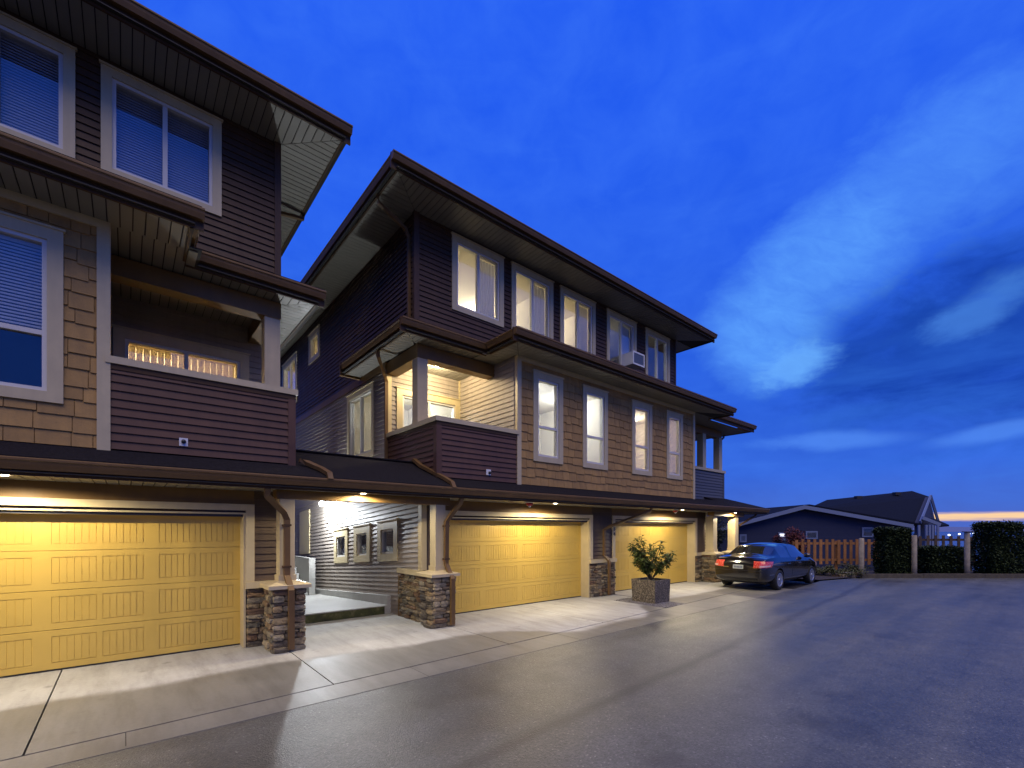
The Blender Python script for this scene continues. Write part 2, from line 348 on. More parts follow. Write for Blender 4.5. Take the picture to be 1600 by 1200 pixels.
def boxes(name, parent, mat, lst, warp=None):
    if name in EACH and len(lst) > 1: return [boxes(name, parent, mat, [b], warp) for b in lst][0]
    vs, fs = [], []
    for b in lst:
        k = len(vs); v = hexv(*b)
        vs += [warp(p) for p in v] if warp else v
        fs += [tuple(i+k for i in f) for f in HF]
    return mesh(name, parent, mat, vs, fs)
UNIT = {}
def unit(kind, mat):
    if (kind, mat) in UNIT: return UNIT[kind, mat]
    if kind == 'box': v = hexv(-.5, .5, -.5, .5, -.5, .5)
    elif kind == 'wedge':   # thick at the bottom, faces -Y, back at y=0
        v = [(x, y, z) for x in (-.5, .5) for (y, z) in ((-1, -.5), (-.25, .5), (0, -.5), (0, .5))]
    me = bpy.data.meshes.new(kind); me.from_pydata(v, [], HF); me.materials.append(MAT[mat])
    bm = bmesh.new(); bm.from_mesh(me); bmesh.ops.recalc_face_normals(bm, faces=bm.faces)
    if kind == 'box': bmesh.ops.bevel(bm, geom=bm.edges[:], offset=.0001, segments=1, affect='EDGES') if False else None
    bm.to_mesh(me); bm.free(); UNIT[kind, mat] = me; return me
def box(name, parent, mat, x0, x1, y0, y1, z0, z1, rz=0):
    mw = Matrix.Translation(((x0+x1)/2, (y0+y1)/2, (z0+z1)/2)) @ Matrix.Rotation(rz, 4, 'Z') @ Matrix.Diagonal((abs(x1-x0), abs(y1-y0), abs(z1-z0), 1))
    return link(name, unit('box', mat), parent, mw)
def rects(u0, u1, z0, z1, ops):
    us = sorted({u0, u1, *[min(max(o[k], u0), u1) for o in ops for k in (0, 1)]})
    out_ = []; run = None
    for a, b in zip(us, us[1:]):
        if b-a < 1e-6: continue
        m = (a+b)/2
        cuts = sorted([(max(o[2], z0), min(o[3], z1)) for o in ops if o[0] < m < o[1] and o[3] > z0 and o[2] < z1])
        segs = []; z = z0
        for c, d in cuts:
            if c > z+1e-6: segs.append((z, c))
            z = max(z, d)
        if z1 > z+1e-6: segs.append((z, z1))
        if run and run[2] == segs: run[1] = b
        else:
            if run: out_ += [(run[0], run[1], *s_) for s_ in run[2]]
            run = [a, b, segs]
    if run: out_ += [(run[0], run[1], *s_) for s_ in run[2]]
    return out_
class Wall:
    """a vertical wall plane: 'F' faces -Y at y=p (u is x), 'S' faces -X at x=p (u is y)"""
    def __init__(s, kind, p, slope=0., ref=0.): s.k, s.p, s.m, s.r = kind, p, slope, ref
    def pt(s, u, z, wd):
        z = z + s.m*(u-s.r)
        return (u, s.p-wd, z) if s.k == 'F' else (s.p-wd, u, z)
    def boxes(s, name, parent, mat, lst):
        if name in EACH and len(lst) > 1: return [s.boxes(name, parent, mat, [b]) for b in lst][0]
        vs, fs = [], []
        for (u0, u1, z0, z1, w0, w1) in lst:
            k = len(vs); vs += [s.pt(u, z, wd) for u in (u0, u1) for wd in (w0, w1) for z in (z0, z1)]
            fs += [tuple(i+k for i in f) for f in HF]
        return mesh(name, parent, mat, vs, fs)
    def wedge(s, name, parent, mat, u0, u1, z0, z1, t):
        if s.m:
            vs = [s.pt(u, z, wd) for u in (u0, u1) for (wd, z) in ((t, z0), (t*.25, z1), (0, z0), (0, z1))]
            return mesh(name, parent, mat, vs, HF)
        c = s.pt((u0+u1)/2, (z0+z1)/2, 0)
        mw = Matrix.Translation(c) @ Matrix.Rotation(0 if s.k == 'F' else -math.pi/2, 4, 'Z') @ Matrix.Diagonal((u1-u0, t, z1-z0, 1))
        return link(name, unit('wedge', mat), parent, mw)
    def siding(s, parent, mat, u0, u1, z0, z1, ops=(), exp=.11, t=.028, name='siding'):
        back = s.boxes(name, parent, mat, [(a, b, c, d, -.12, 0) for a, b, c, d in rects(u0, u1, z0, z1, ops)])
        z = z0
        while z < z1-.01:
            for a, b, c, d in rects(u0, u1, z, min(z+exp, z1), ops):
                s.wedge('siding_board', back, mat, a, b, c, d, t)
            z += exp
        return back
    def shingles(s, parent, u0, u1, z0, z1, ops=(), exp=.19):
        back = s.boxes('shingle_wall', parent, 'shingle', [(a, b, c, d, -.12, 0) for a, b, c, d in rects(u0, u1, z0, z1, ops)])
        z = z0; row = 0
        while z < z1-.02:
            u = u0 - rnd.random()*.2
            while u < u1-.02:
                wd = rnd.uniform(.17, .40); a, b = max(u, u0), min(u+wd-.008, u1)
                j = rnd.choice((0, -.022, .012, -.01))
                u += wd
                if b-a < .03: continue
                for (a2, b2, c, d) in rects(a, b, z+j if row else z, min(z+exp+.01, z1), ops):
                    if b2-a2 > .012 and d-c > .012: s.wedge('shingle', back, 'shingle', a2, b2, c, d, .026)
            z += exp; row += 1
        return back

def extrude(name, parent, mat, prof, a, b, axis, base, sgn=1):
    """profile of (outward, z) swept along an axis. axis 'X': outward is -Y*sgn; axis 'Y': outward is -X*sgn"""
    vs = []
    for t_ in (a, b):
        for (o_, z) in prof:
            vs.append((t_, base-o_*sgn, z) if axis == 'X' else (base-o_*sgn, t_, z))
    n = len(prof); fs = [tuple(range(n)), tuple(range(n, 2*n))] + [(i, (i+1) % n, n+(i+1) % n, n+i) for i in range(n)]
    return mesh(name, parent, mat, vs, fs)
def eave(parent, axis, a, b, base, ztop, zsof, sgn=1):
    """gutter on a fascia board; base is the outer edge of the eave"""
    h = .135
    gp = [(-.115, ztop-h), (-.115, ztop), (-.012, ztop), (0, ztop-.012), (0, ztop-.032), (-.016, ztop-.045), (-.022, ztop-.075), (-.045, ztop-h)]
    g = extrude('gutter', parent, 'gutter', gp, a, b, axis, base, sgn)
    fp = [(-.15, zsof-.015), (-.15, ztop+.02), (-.116, ztop+.02), (-.116, zsof-.015)]
    extrude('fascia', parent, 'fascia', fp, a, b, axis, base, sgn)
    return g
def plank_rows(parent, kind, lst, z, flip=False):
    """soffit planks. lst of (x0,x1,y0,y1); one object per plank"""
    for (x0, x1, y0, y1) in lst: box('soffit_plank', parent, kind, x0, x1, y0, y1, z, z+.012)
def plank_quad(parent, mat, pts, z):
    return mesh('soffit_plank', parent, mat, [(x, y, z) for x, y in pts]+[(x, y, z+.012) for x, y in pts], [(0, 1, 2, 3), (7, 6, 5, 4), (0, 4, 5, 1), (1, 5, 6, 2), (2, 6, 7, 3), (3, 7, 4, 0)])
def soffit_front(parent, x0, x1, ye, yw, z, mitreL=None, mitreR=None, step=.125, mat='soffit'):
    bk = box('soffit', parent, 'soffit_gap', x0+.1, x1-.1, ye+.06, yw, z+.016, z+.03)
    x = x0+.15
    while x < x1-.15:
        a, b = x, min(x+step-.013, x1-.14)
        def lim(q):
            y = yw
            if mitreL is not None and q < mitreL: y = ye + (q-x0)*(yw-ye)/(mitreL-x0) - .008
            if mitreR is not None and q > mitreR: y = ye + (x1-q)*(yw-ye)/(x1-mitreR) - .008
            return max(ye+.135, min(y, yw))
        ya, yb = lim(a), lim(b)
        if ya == yb == yw: box('soffit_plank', bk, mat, a, b, ye+.13, yw, z, z+.012)
        elif b-a > .01: plank_quad(bk, mat, [(a, ye+.13), (b, ye+.13), (b, yb), (a, ya)], z)
        x += step
    return bk
def soffit_side(parent, xe, xw, y0, y1, yw, z, step=.125, mat='soffit'):
    """planks across a side eave, xe outer edge, xw wall; mitred before yw (front wall line)"""
    bk = box('soffit', parent, 'soffit_gap', min(xe, xw)+.05, max(xe, xw)-.05, y0+.14, y1, z+.0165, z+.0305)
    s_ = 1 if xw > xe else -1
    y = y0+.15
    while y < y1-.02:
        a, b = y, y+step-.013
        if a >= yw: box('soffit_plank', bk, mat, min(xe+s_*.13, xw), max(xe+s_*.13, xw), a, b, z-.0005, z+.0115)
        else:
            lim = lambda q: xe + s_*max(.135, min(abs(xw-xe), abs(xw-xe)*(q-y0)/(yw-y0)-.008))
            plank_quad(bk, mat, [(xe+s_*.13, a), (lim(a), a), (lim(b), b), (xe+s_*.13, b)], z-.0005)
        y += step
    return bk
def sweep(name, parent, mat, pts, wx, wy, up=(0, 0, 1)):
    """rectangular tube along a polyline"""
    vs, fs = [], []; P = [Vector(p) for p in pts]; n = len(P)
    for i, p in enumerate(P):
        d = (P[min(i+1, n-1)]-P[max(i-1, 0)]).normalized()
        ref = Vector((1, 0, 0)) if abs(d.x) < .85 else Vector((0, 1, 0))
        s_ = (ref - d*ref.dot(d)).normalized(); t_ = d.cross(s_)
        vs += [p+s_*wx/2*a+t_*wy/2*b for a, b in ((-1, -1), (1, -1), (1, 1), (-1, 1))]
    for i in range(n-1):
        for k in range(4): fs.append((i*4+k, i*4+(k+1) % 4, i*4+4+(k+1) % 4, i*4+4+k))
    fs += [(0, 1, 2, 3), tuple((n-1)*4+k for k in range(4))]
    return mesh(name, parent, mat, vs, fs)
def lathe(name, parent, mat, prof, mw, n=20, smooth=True):
    vs, fs = [], []
    for (r_, z) in prof:
        vs += [(r_*math.cos(2*math.pi*k/n), r_*math.sin(2*math.pi*k/n), z) for k in range(n)]
    for i in range(len(prof)-1):
        for k in range(n): fs.append((i*n+k, i*n+(k+1) % n, (i+1)*n+(k+1) % n, (i+1)*n+k))
    fs += [tuple(range(n)), tuple(range((len(prof)-1)*n, len(prof)*n))]
    return mesh(name, parent, mat, [mw @ Vector(v) for v in vs], fs, smooth)

def window(wall, parent, u0, u1, z0, z1, style='slider', glass='glass', tw=.115, cover=None, name='window'):
    """outer casing rectangle; returns the opening for the wall"""
    g = wall.boxes(name, parent, 'trim', [(u0, u0+tw, z0, z1, .0, .045), (u1-tw, u1, z0, z1, .0, .045),
                                          (u0+tw, u1-tw, z1-tw, z1, 0, .044), (u0+tw, u1-tw, z0, z0+tw*.9, 0, .044)])
    a, b, c, d = u0+tw, u1-tw, z0+tw*.9, z1-tw
    wall.boxes('drip_cap', g, 'trim', [(u0-.02, u1+.02, z1, z1+.025, 0, .065)])
    f = .045
    wall.boxes('window_frame', g, 'frame_white', [(a, a+f, c, d, -.09, .018), (b-f, b, c, d, -.09, .018), (a+f, b-f, d-f, d, -.09, .0175), (a+f, b-f, c, c+f, -.09, .0175)])
    if style == 'slider':
        m = (a+b)/2
        wall.boxes('mullion', g, 'frame_white', [(m-.03, m+.03, c+f, d-f, -.07, .010)])
        panes = [(a+f, m-.03, c+f, d-f), (m+.03, b-f, c+f, d-f)]
    elif style == 'hung':
        m = c+(d-c)*.385
        wall.boxes('meeting_rail', g, 'frame_white', [(a+f, b-f, m-.028, m+.028, -.07, .008)])
        panes = [(a+f, b-f, m+.028, d-f), (a+f, b-f, c+f, m-.028)]
    else: panes = [(a+f, b-f, c+f, d-f)]
    for k, p in enumerate(panes):
        wall.boxes('pane', g, glass, [(*p, -.034-.01*k, -.030-.01*k)])
    if cover and cover.startswith('blind'):
        z = c+.03 if cover != 'blind_half' else m; l = []
        top = d-.05
        while z < top:
            l.append((a+.03, b-.03, z, z+.022, -.105-.012, -.105)); z += .040
        bl = wall.boxes('blind', g, {'blind_warm': 'blind_warm', 'blind_dim': 'blind_dim'}.get(cover, 'blind'), l + [(a+.03, b-.03, top, d-.01, -.13, -.10)]); bl['kind'] = 'stuff'
    if cover == 'vertical':
        u = a+.05; l = []
        while u < b-.06: l.append((u, u+.085, c+.02, d-.08, -.115-.012, -.115)); u += .098
        bl = wall.boxes('vertical_blind', g, 'blind_warm', l + [(a+.03, b-.03, d-.08, d-.03, -.14, -.10)]); bl['kind'] = 'stuff'
    if cover == 'curtain':
        vs, fs = [], []; n = 22; ua, ub = (a+b)/2+.10, b-.02
        for i in range(n+1):
            u = ua+(ub-ua)*i/n; wd = -.16+.028*math.sin(i*1.55)
            vs += [wall.pt(u, c+.02, wd), wall.pt(u, d-.03, wd)]
        for i in range(n): fs.append((2*i, 2*i+2, 2*i+3, 2*i+1))
        mesh('curtain', g, 'curtain', vs, fs, True)
    return (a, b, c, d)
def opening(u0, u1, z0, z1, tw=.115): return (u0+tw, u1-tw, z0+tw*.9, z1-tw)
def room(parent, x0, x1, y0, y1, z0, z1, open_, lamps=(), mat='interior', watt=40, color=(1, .85, .62), lm='lamp_warm'):
    v = hexv(x0, x1, y0, y1, z0, z1)
    keep = {'-x': 0, '+x': 1, '-y': 2, '+y': 3, '-z': 4, '+z': 5}
    fs = [f for i, f in enumerate(HF) if i not in [keep[k] for k in open_]]
    o = mesh('room', parent, mat, v, fs)
    for (x, y, z) in lamps:
        lathe('ceiling_lamp', o, lm, [(.02, 0), (.10, -.01), (.12, -.05), (.09, -.09), (.01, -.11)], Matrix.Translation((x, y, z)), 14)
        li = bpy.data.lights.new('room_light', 'POINT'); li.energy = watt; li.color = color; li.shadow_soft_size = .14
        link('room_light', li, parent, Matrix.Translation((x, y, z-.28)))
    return o

# ------------------------------------------------------------------ setting: ground, road, pavement
def cr(px, d):          # plan position at a depth d along the view, seen at a column of the photo
    x = (px-800)/717*d
    return (CH*d+SH*x, SH*d-CH*x)
def sheet(name, mat, pts, z, kind='structure', th=None):
    n = len(pts)
    if th is None: o = mesh(name, None, mat, [(x, y, z) for x, y in pts], [tuple(range(n))])
    else: o = mesh(name, None, mat, [(x, y, z) for x, y in pts]+[(x, y, z-th) for x, y in pts], [tuple(range(n)), tuple(range(n, 2*n))]+[(i, (i+1) % n, n+(i+1) % n, n+i) for i in range(n)])
    return tag(o, kind=kind) if kind else o
# terrain: level round the houses, dropping towards the water beyond the fence
vs, fs = [], []; NR, NA = 26, 40
rad = [0, 12, 18, 22, 26, 30, 34, 38, 44, 52, 64, 80, 100, 130, 170, 220, 300, 400]
def gz(x, y):
    a = CH*x+SH*y; b = SH*x-CH*y
    q = max(0., a-19.5) if b > 8 else max(0., a-26)
    return -.10 - min(34., .085*q + .0013*q*q)
for r_ in rad:
    for k in range(NA):
        x, y = 12+r_*math.cos(2*math.pi*k/NA), 2+r_*math.sin(2*math.pi*k/NA)
        vs.append((x, y, gz(x, y)))
for i in range(len(rad)-1):
    for k in range(NA): fs.append((i*NA+k, i*NA+(k+1) % NA, (i+1)*NA+(k+1) % NA, (i+1)*NA+k))
tag(mesh('ground', None, 'ground_soil', vs, fs, True), kind='structure')
sheet('sea', 'sea_water', [(-40000, -40000), (40000, -40000), (40000, 40000), (-40000, 40000)], -34)
def kb(t_): return (21.97+SH*t_, 4.94-CH*t_)
k0, k1 = kb(-.2), kb(45)
sheet('road', 'asphalt', [(-40, -40), (60, -40), k1, k0, (19.6, 5.62), (15.5, 5.36), (-40, 5.05)], -.006)
E1 = lambda x: 5.62+.046*x         # joint between slabs and gutter strip
E0 = lambda x: 5.20+.010*x
pv = tag(link('pavement', None, None), kind='structure')
def slab(x0, x1, y1, name='concrete_slab', e=E1):
    pts = [(x0+.008, e(x0)+.010), (x1-.008, e(x1)+.010), (x1-.008, y1), (x0+.008, y1)]
    o = sheet(name, 'concrete', pts, 0.0, None, .1); o.parent = pv; return o
for a, b, y1 in ((-9, -3.3, 8.9), (-3.3, -.66, 8.9), (-.66, 1.95, 8.9), (1.95, 4.86, 9.72), (4.86, 7.45, 8.9), (7.45, 9.98, 8.9), (10.92, 13.4, 8.9), (13.4, 16.3, 9.2), (16.3, 19.2, 9.6)): slab(a, b, y1)
o = sheet('concrete_slab', 'concrete', [(9.99, 7.66), (10.91, 7.66), (10.91, 8.9), (9.99, 8.9)], -.008, None, .06); o.parent = pv
for a in range(-9, 19, 3):
    b = min(a+3, 16.2)
    if b > a:
        o = sheet('gutter_slab', 'concrete', [(a+.003, E0(a)), (b-.003, E0(b)), (b-.003, E1(b)-.010), (a+.003, E1(a)-.010)], -.002, None, .1); o.parent = pv
sheet('joint_filler', 'dark', [(-9, 5.1), (19.2, 5.35), (19.2, 9.4), (-9, 9.4)], -.045)
# gravel strip with pebbles between the two driveways
def pebbles(name, parent, n, region, smin, smax, z, mat='pebble'):
    vs, fs = [], []
    ic = [Vector(v) for v in ((0, 0, 1), (.9, 0, .2), (.28, .85, .2), (-.72, .53, .2), (-.72, -.53, .2), (.28, -.85, .2), (0, 0, -.6))]
    fi = [(0, 1, 2), (0, 2, 3), (0, 3, 4), (0, 4, 5), (0, 5, 1), (6, 2, 1), (6, 3, 2), (6, 4, 3), (6, 5, 4), (6, 1, 5)]
    for _ in range(n):
        x, y = region(); k = len(vs); s_ = rnd.uniform(smin, smax); q = Matrix.Rotation(rnd.random()*6.3, 3, 'Z') @ Matrix.Diagonal((s_, s_*rnd.uniform(.6, 1), s_*rnd.uniform(.4, .75)))
        p = Vector((x, y, z+rnd.uniform(0, .012)))
        vs += [p+q@v for v in ic]; fs += [tuple(i+k for i in f) for f in fi]
    return mesh(name, parent, mat, vs, fs, True)
pb = pebbles('gravel', None, 1500, lambda: (rnd.uniform(9.98, 10.92), rnd.uniform(6.12, 7.66)), .018, .040, -.018); tag(pb, 'small grey river pebbles filling the strip round the planter', 'gravel', kind='stuff')

# ------------------------------------------------------------------ houses
ZT, ZS = 8.83, 8.58        # upper eave top, soffit
MT, MS = 6.03, 5.80        # middle eave
FY, TY, BY = 7.80, 8.70, 10.07   # front plane, third-floor front, balcony back wall
GY, DY = 8.40, 8.66        # garage wall face, garage door face
A = thing('townhouse', 'brown and tan townhouse with one yellow garage door and vertical blinds behind its balcony door', 'house', (-1, 8.4, 0))
B = thing('townhouse', 'dark brown townhouse with tan shingle bay, two yellow garage doors and window air conditioner', 'house', (10.5, 8.4, 0))
AR, BL, BR = 2.04, 4.65, 18.1

def hip_roof(parent, x0, x1, y0, y1, z, pitch):
    hw = min(y1-y0, x1-x0)/2; h = hw*pitch
    if x1-x0 >= y1-y0: rg = [(x0+hw, y0+hw, z+h), (x1-hw, y0+hw, z+h)]; ff = [(0, 1, 5, 4), (1, 2, 5), (2, 3, 4, 5), (3, 0, 4)]
    else: rg = [(x0+hw, y0+hw, z+h), (x0+hw, y1-hw, z+h)]; ff = [(0, 1, 4), (1, 2, 5, 4), (2, 3, 5), (3, 0, 4, 5)]
    mesh('roof', parent, 'roofing', [(x0, y0, z), (x1, y0, z), (x1, y1, z), (x0, y1, z)]+rg, ff+[(0, 3, 2, 1)])
def roof_quad(name, parent, pts): return mesh(name, parent, 'roofing', pts+[(x, y, z-.05) for x, y, z in pts], [tuple(range(len(pts))), tuple(range(len(pts), 2*len(pts)))]+[(i, (i+1) % len(pts), len(pts)+(i+1) % len(pts), len(pts)+i) for i in range(len(pts))])

def garage_door(parent, x1, seed):
    x0 = x1-4.58
    dr = boxes('garage_door', parent, 'door', [(x0-.05, x1+.05, DY+.03, DY+.06, 0.02, 2.16)])
    box('bottom_seal', dr, 'black_plastic', x0, x1, DY+.004, DY+.03, .002, .024)
    hs = 2.125/4
    for k in range(4):
        z0 = .026+k*(hs-.001); z1 = z0+hs-.007
        b = [(x0, x1, DY+.009, DY+.032, z0, z1)]
        cols = []
        for p in range(4):
            xs = x1-.10-p*1.14
            for q in range(2): cols.append((xs-q*.51-.45, xs-q*.51))
        # raised rails and stiles leave sunken fields for the slats
        zf0, zf1 = z0+.085, z1-.085
        b += [(x0, x1, DY, DY+.012, z0, zf0), (x0, x1, DY, DY+.012, zf1, z1)]
        e = sorted(cols); prev = x0
        for (c0, c1) in e: b.append((prev, c0, DY, DY+.012, zf0, zf1)); prev = c1
        b.append((prev, x1, DY, DY+.012, zf0, zf1))
        boxes('door_section', dr, 'door', b)
        for (c0, c1) in e:
            wd = (c1-c0-.008)/6
            for i in range(6): box('door_slat', dr, 'door', c0+.008+i*wd, c0+i*wd+wd, DY+.0025, DY+.014, zf0+.008, zf1-.008)
    # jambs and casing
    boxes('door_casing', parent, 'trim', [(x0-.03, x0, GY-.03, DY+.03, 0, 2.14), (x1, x1+.03, GY-.03, DY+.03, 0, 2.14), (x0-.03, x1+.03, GY-.03, DY+.03, 2.14, 2.165),
        (x0-.15, x0-.03, GY-.055, GY-.01, 0 if False else 1.06, 2.30), (x1+.03, x1+.15, GY-.055, GY-.01, 1.06, 2.30), (x0-.03, x1+.03, GY-.054, GY-.01, 2.20, 2.30)])
    boxes('door_weatherstrip', parent, 'black_plastic', [(x0, x1, GY+.03, GY+.05, 2.10, 2.139)])

STONES = []
def stone_mesh(seed):
    r_ = random.Random(seed); bm = bmesh.new(); bmesh.ops.create_cube(bm, size=1)
    bmesh.ops.subdivide_edges(bm, edges=bm.edges[:], cuts=2, use_grid_fill=True)
    for v in bm.verts:
        q = v.co.copy(); m = [abs(q[k]) > .49 for k in range(3)]
        if sum(m) >= 2: v.co *= .90
        if sum(m) == 3: v.co *= .93
        v.co += Vector((r_.uniform(-.04, .04), r_.uniform(-.10, .10), r_.uniform(-.06, .06)))
    me = bpy.data.meshes.new('stone'); bm.to_mesh(me); bm.free(); me.materials.append(MAT['stone']); STONES.append(me)
for k in range(9): stone_mesh(k)
def stonework(parent, wall, u0, u1, z0, z1, core=True):
    z = z0
    while z < z1-.02:
        h = min(rnd.uniform(.055, .115), z1-z)
        if z1-z-h < .04: h = z1-z
        u = u0
        while u < u1-.01:
            wd = min(rnd.uniform(.13, .32), u1-u)
            if u1-u-wd < .07: wd = u1-u
            t_ = rnd.uniform(.075, .135)
            c = wall.pt(u+wd/2, z+h/2, rnd.uniform(-.015, .028))
            mw = Matrix.Translation(c) @ Matrix.Rotation(0 if wall.k == 'F' else -math.pi/2, 4, 'Z') @ Matrix.Diagonal((wd*1.0, t_, h*1.0, 1))
            link('stone', rnd.choice(STONES), parent, mw); u += wd
        z += h
def pillar(parent, x0, x1, y0, y1, zc, post, ztop, faces='FS'):
    p = boxes('stone_pillar', parent, 'mortar', [(x0+.03, x1-.03, y0+.03, y1-.03, 0, zc)])
    stonework(p, Wall('F', y0+.03), x0, x1, .0, zc)
    stonework(p, Wall('S', x0+.03), y0, y1, .0, zc)
    # bevelled cap
    o_ = .07; a = [(x0-o_, y0-o_, zc), (x1+o_, y0-o_, zc), (x1+o_, y1+o_, zc), (x0-o_, y1+o_, zc)]
    b_ = [(x, y, zc+.055) for x, y, z in a]; cx, cy = (x0+x1)/2, (y0+y1)/2; h = post/2+.02
    c_ = [(cx-h, cy-h, zc+.11), (cx+h, cy-h, zc+.11), (cx+h, cy+h, zc+.11), (cx-h, cy+h, zc+.11)]
    mesh('pillar_cap', p, 'trim', a+b_+c_, [(3, 2, 1, 0)]+[(i, (i+1) % 4, 4+(i+1) % 4, 4+i) for i in range(4)]+[(4+i, 4+(i+1) % 4, 8+(i+1) % 4, 8+i) for i in range(4)]+[(8, 9, 10, 11)])
    boxes('post', parent, 'trim', [(cx-post/2, cx+post/2, cy-post/2, cy+post/2, zc+.09, ztop), (cx-post/2-.02, cx+post/2+.02, cy-post/2-.02, cy+post/2+.02, zc+.09, zc+.20)])
    return p

# ---- house A (left)
# garage level
wG = Wall('F', GY)
garage_door(A, 1.44, 1)
wG.siding(A, 'siding_garage', 1.59, AR, 1.06, 2.62, name='garage_wall')
wG.boxes('garage_header', A, 'trim_brown', [(-6, 1.60, 2.30, 2.62, -.12, .012)])
wG.boxes('garage_header_lip', A, 'trim_brown', [(-6, 1.60, 2.30, 2.345, .013, .03)])
sb = wG.boxes('stone_base', A, 'mortar', [(1.47, AR, 0, .95, -.1, 0)]); stonework(sb, Wall('F', GY-.01), 1.48, 1.76, 0, .95)
wG.boxes('stone_cap', sb, 'trim', [(1.46, AR, .95, 1.055, 0, .10)])
# second floor
wF = Wall('F', FY)
opA = [opening(-1.60, -.58, 3.42, 5.50)]
wF.shingles(A, -4.2, -.28, 2.92, 5.80, opA)
window(wF, A, -1.60, -.58, 3.42, 5.50, 'hung', 'glass_sky', .14, 'blind_half')
wF.boxes('corner_board', A, 'trim', [(-.28, -.15, 2.90, 5.80, -.12, .04), (-4.2, -.28, 5.70, 5.80, .0, .042)])
wF.siding(A, 'siding_parapet', -.15, AR-.09, 2.93, 4.02, name='parapet', exp=.108)
wF.boxes('corner_board', A, 'siding_parapet', [(AR-.09, AR+.02, 2.90, 3.95, -.09, .03)])
boxes('parapet_core', A, 'siding_parapet', [(AR-.14, AR, FY+.12, BY, 2.93, 4.02)])
wF.boxes('parapet_skirt', A, 'fascia', [(-.17, AR+.025, 3.95, 4.02, 0, .032)])
boxes('parapet_cap', A, 'trim', [(-.20, AR+.05, FY-.055, FY+.16, 4.02, 4.11), (AR-.16, AR+.05, FY+.16, BY, 4.02, 4.11)])
wB = Wall('F', BY)
opS = opening(-.16, 1.82, 2.95, 5.25, .15)
wB.siding(A, 'siding_taupe', -.28, AR, 2.95, 5.85, [opS], name='balcony_wall')
window(wB, A, -.16, 1.82, 2.95, 5.25, 'slider', 'glass', .15, 'vertical', 'sliding_door')
boxes('bay_return', A, 'shingle', [(-.30, -.18, FY+.12, BY+.1, 2.92, 5.80)])
boxes('balcony_floor', A, 'concrete_plain', [(-.2, AR, FY+.1, BY, 2.82, 2.93)])
boxes('balcony_ceiling', A, 'soffit_gap', [(-.2, AR, TY+.16, BY, 5.80, 5.82)])
x = -.18
bc = boxes('ceiling_lining', A, 'soffit_gap', [(-.2, AR, TY+.10, BY, 5.785, 5.799)])
while x < AR-.1: box('soffit_plank', bc, 'soffit', x, x+.112, TY+.15, BY, 5.77, 5.782); x += .125
boxes('balcony_beam', A, 'trim_brown', [(-.2, AR, 8.58, 8.84, 5.50, 5.775), (AR-.24, AR-.002, 8.84, BY, 5.50, 5.774)])
boxes('balcony_post', A, 'trim', [(AR-.25, AR-.01, 8.60, 8.83, 4.05, 5.50)])
# third floor
wT = Wall('F', TY)
opT = [opening(-.27, 1.18, 6.93, 8.46), opening(-2.0, -.53, 6.93, 8.46)]
wT.siding(A, 'siding_brown', -4.2, AR-.08, 5.98, ZS, opT, name='upper_wall')
wT.boxes('corner_board', A, 'siding_brown', [(AR-.08, AR+.02, 5.98, ZS, -.10, .035)])
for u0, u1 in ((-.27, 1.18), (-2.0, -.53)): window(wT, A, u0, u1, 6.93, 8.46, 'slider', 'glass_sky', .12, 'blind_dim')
boxes('body_wall', A, 'siding_brown', [(AR-.12, AR, TY+.12, 21, 5.9, ZS), (AR-.12, AR, BY, 21, 2.8, 5.9), (AR-.12, AR, GY+.12, 21, 0, 2.8), (-8, -4.2, FY, FY+.2, 0, ZS), (-8, AR, 21, 21.2, 0, ZS)])
soffit_front(A, -4.2, AR+.94, 7.77, TY, ZS, None, AR)
soffit_side(A, AR+.94, AR, 7.77, 17, TY, ZS)
eave(A, 'X', -4.2, AR+.94, 7.77, ZT, ZS); eave(A, 'Y', 7.885, 17, AR+.94, ZT, ZS, -1)
hip_roof(A, -8, AR+.90, 7.80, 17.6, ZT+.01, .4)
# middle eave: projects over the bay, steps back over the balcony
XS = .78
bks = soffit_front(A, -4.2, XS, 7.05, FY+.02, MS, None, None); soffit_front(A, -.35, XS+.14, FY-.11, TY, MS+.001, None, None)
soffit_front(A, XS-.15, AR+.62, 8.15, TY, MS-.002, None, AR)
soffit_side(A, AR+.62, AR, 8.15, 12.2, TY, MS)
boxes('soffit', A, 'soffit_gap', [(-4.2, AR, TY-.15, TY+.12, MS+.03, MS+.05)])
eave(A, 'X', -4.2, XS, 7.05, MT, MS); eave(A, 'Y', 7.165, 8.16, XS, MT, MS, -1)
eave(A, 'X', XS-.11, AR+.62, 8.15, MT, MS); eave(A, 'Y', 8.265, 12.2, AR+.62, MT, MS, -1)
roof_quad('lower_roof', A, [(-4.2, 7.08, MT+.02), (XS-.03, 7.08, MT+.02), (XS-.03, TY, MT+.36), (-4.2, TY, MT+.36)])
roof_quad('lower_roof', A, [(XS-.03, 8.18, MT+.02), (AR+.6, 8.18, MT+.02), (AR, TY, MT+.2), (XS-.03, TY, MT+.2)])
roof_quad('lower_roof', A, [(AR+.6, 8.18, MT+.02), (AR+.6, 12.2, MT+.02), (AR, 12.2, MT+.2), (AR, TY, MT+.2)])
sweep('downspout', A, 'gutter', [(AR+.55, 12.0, MS-.02), (AR+.5, 12.0, MS-.15), (AR+.08, 12.0, MS-.45), (AR+.05, 12.0, MS-.6), (AR+.05, 12.0, 2.9)], .07, .05)
sweep('downspout', A, 'gutter', [(AR+.86, 10.3, ZS+.08), (AR+.84, 10.3, ZS-.10), (AR+.45, 10.3, ZS-.16), (AR+.05, 10.3, ZS-.22), (AR+.05, 10.3, ZS-.5), (AR+.05, 10.3, 6.2)], .075, .055)
room(A, -.27, 1.9, BY+.125, BY+2.4, 2.93, 5.6, ['-y'], [(.5, BY+1.3, 5.59)], watt=150, color=(1, .74, .40))
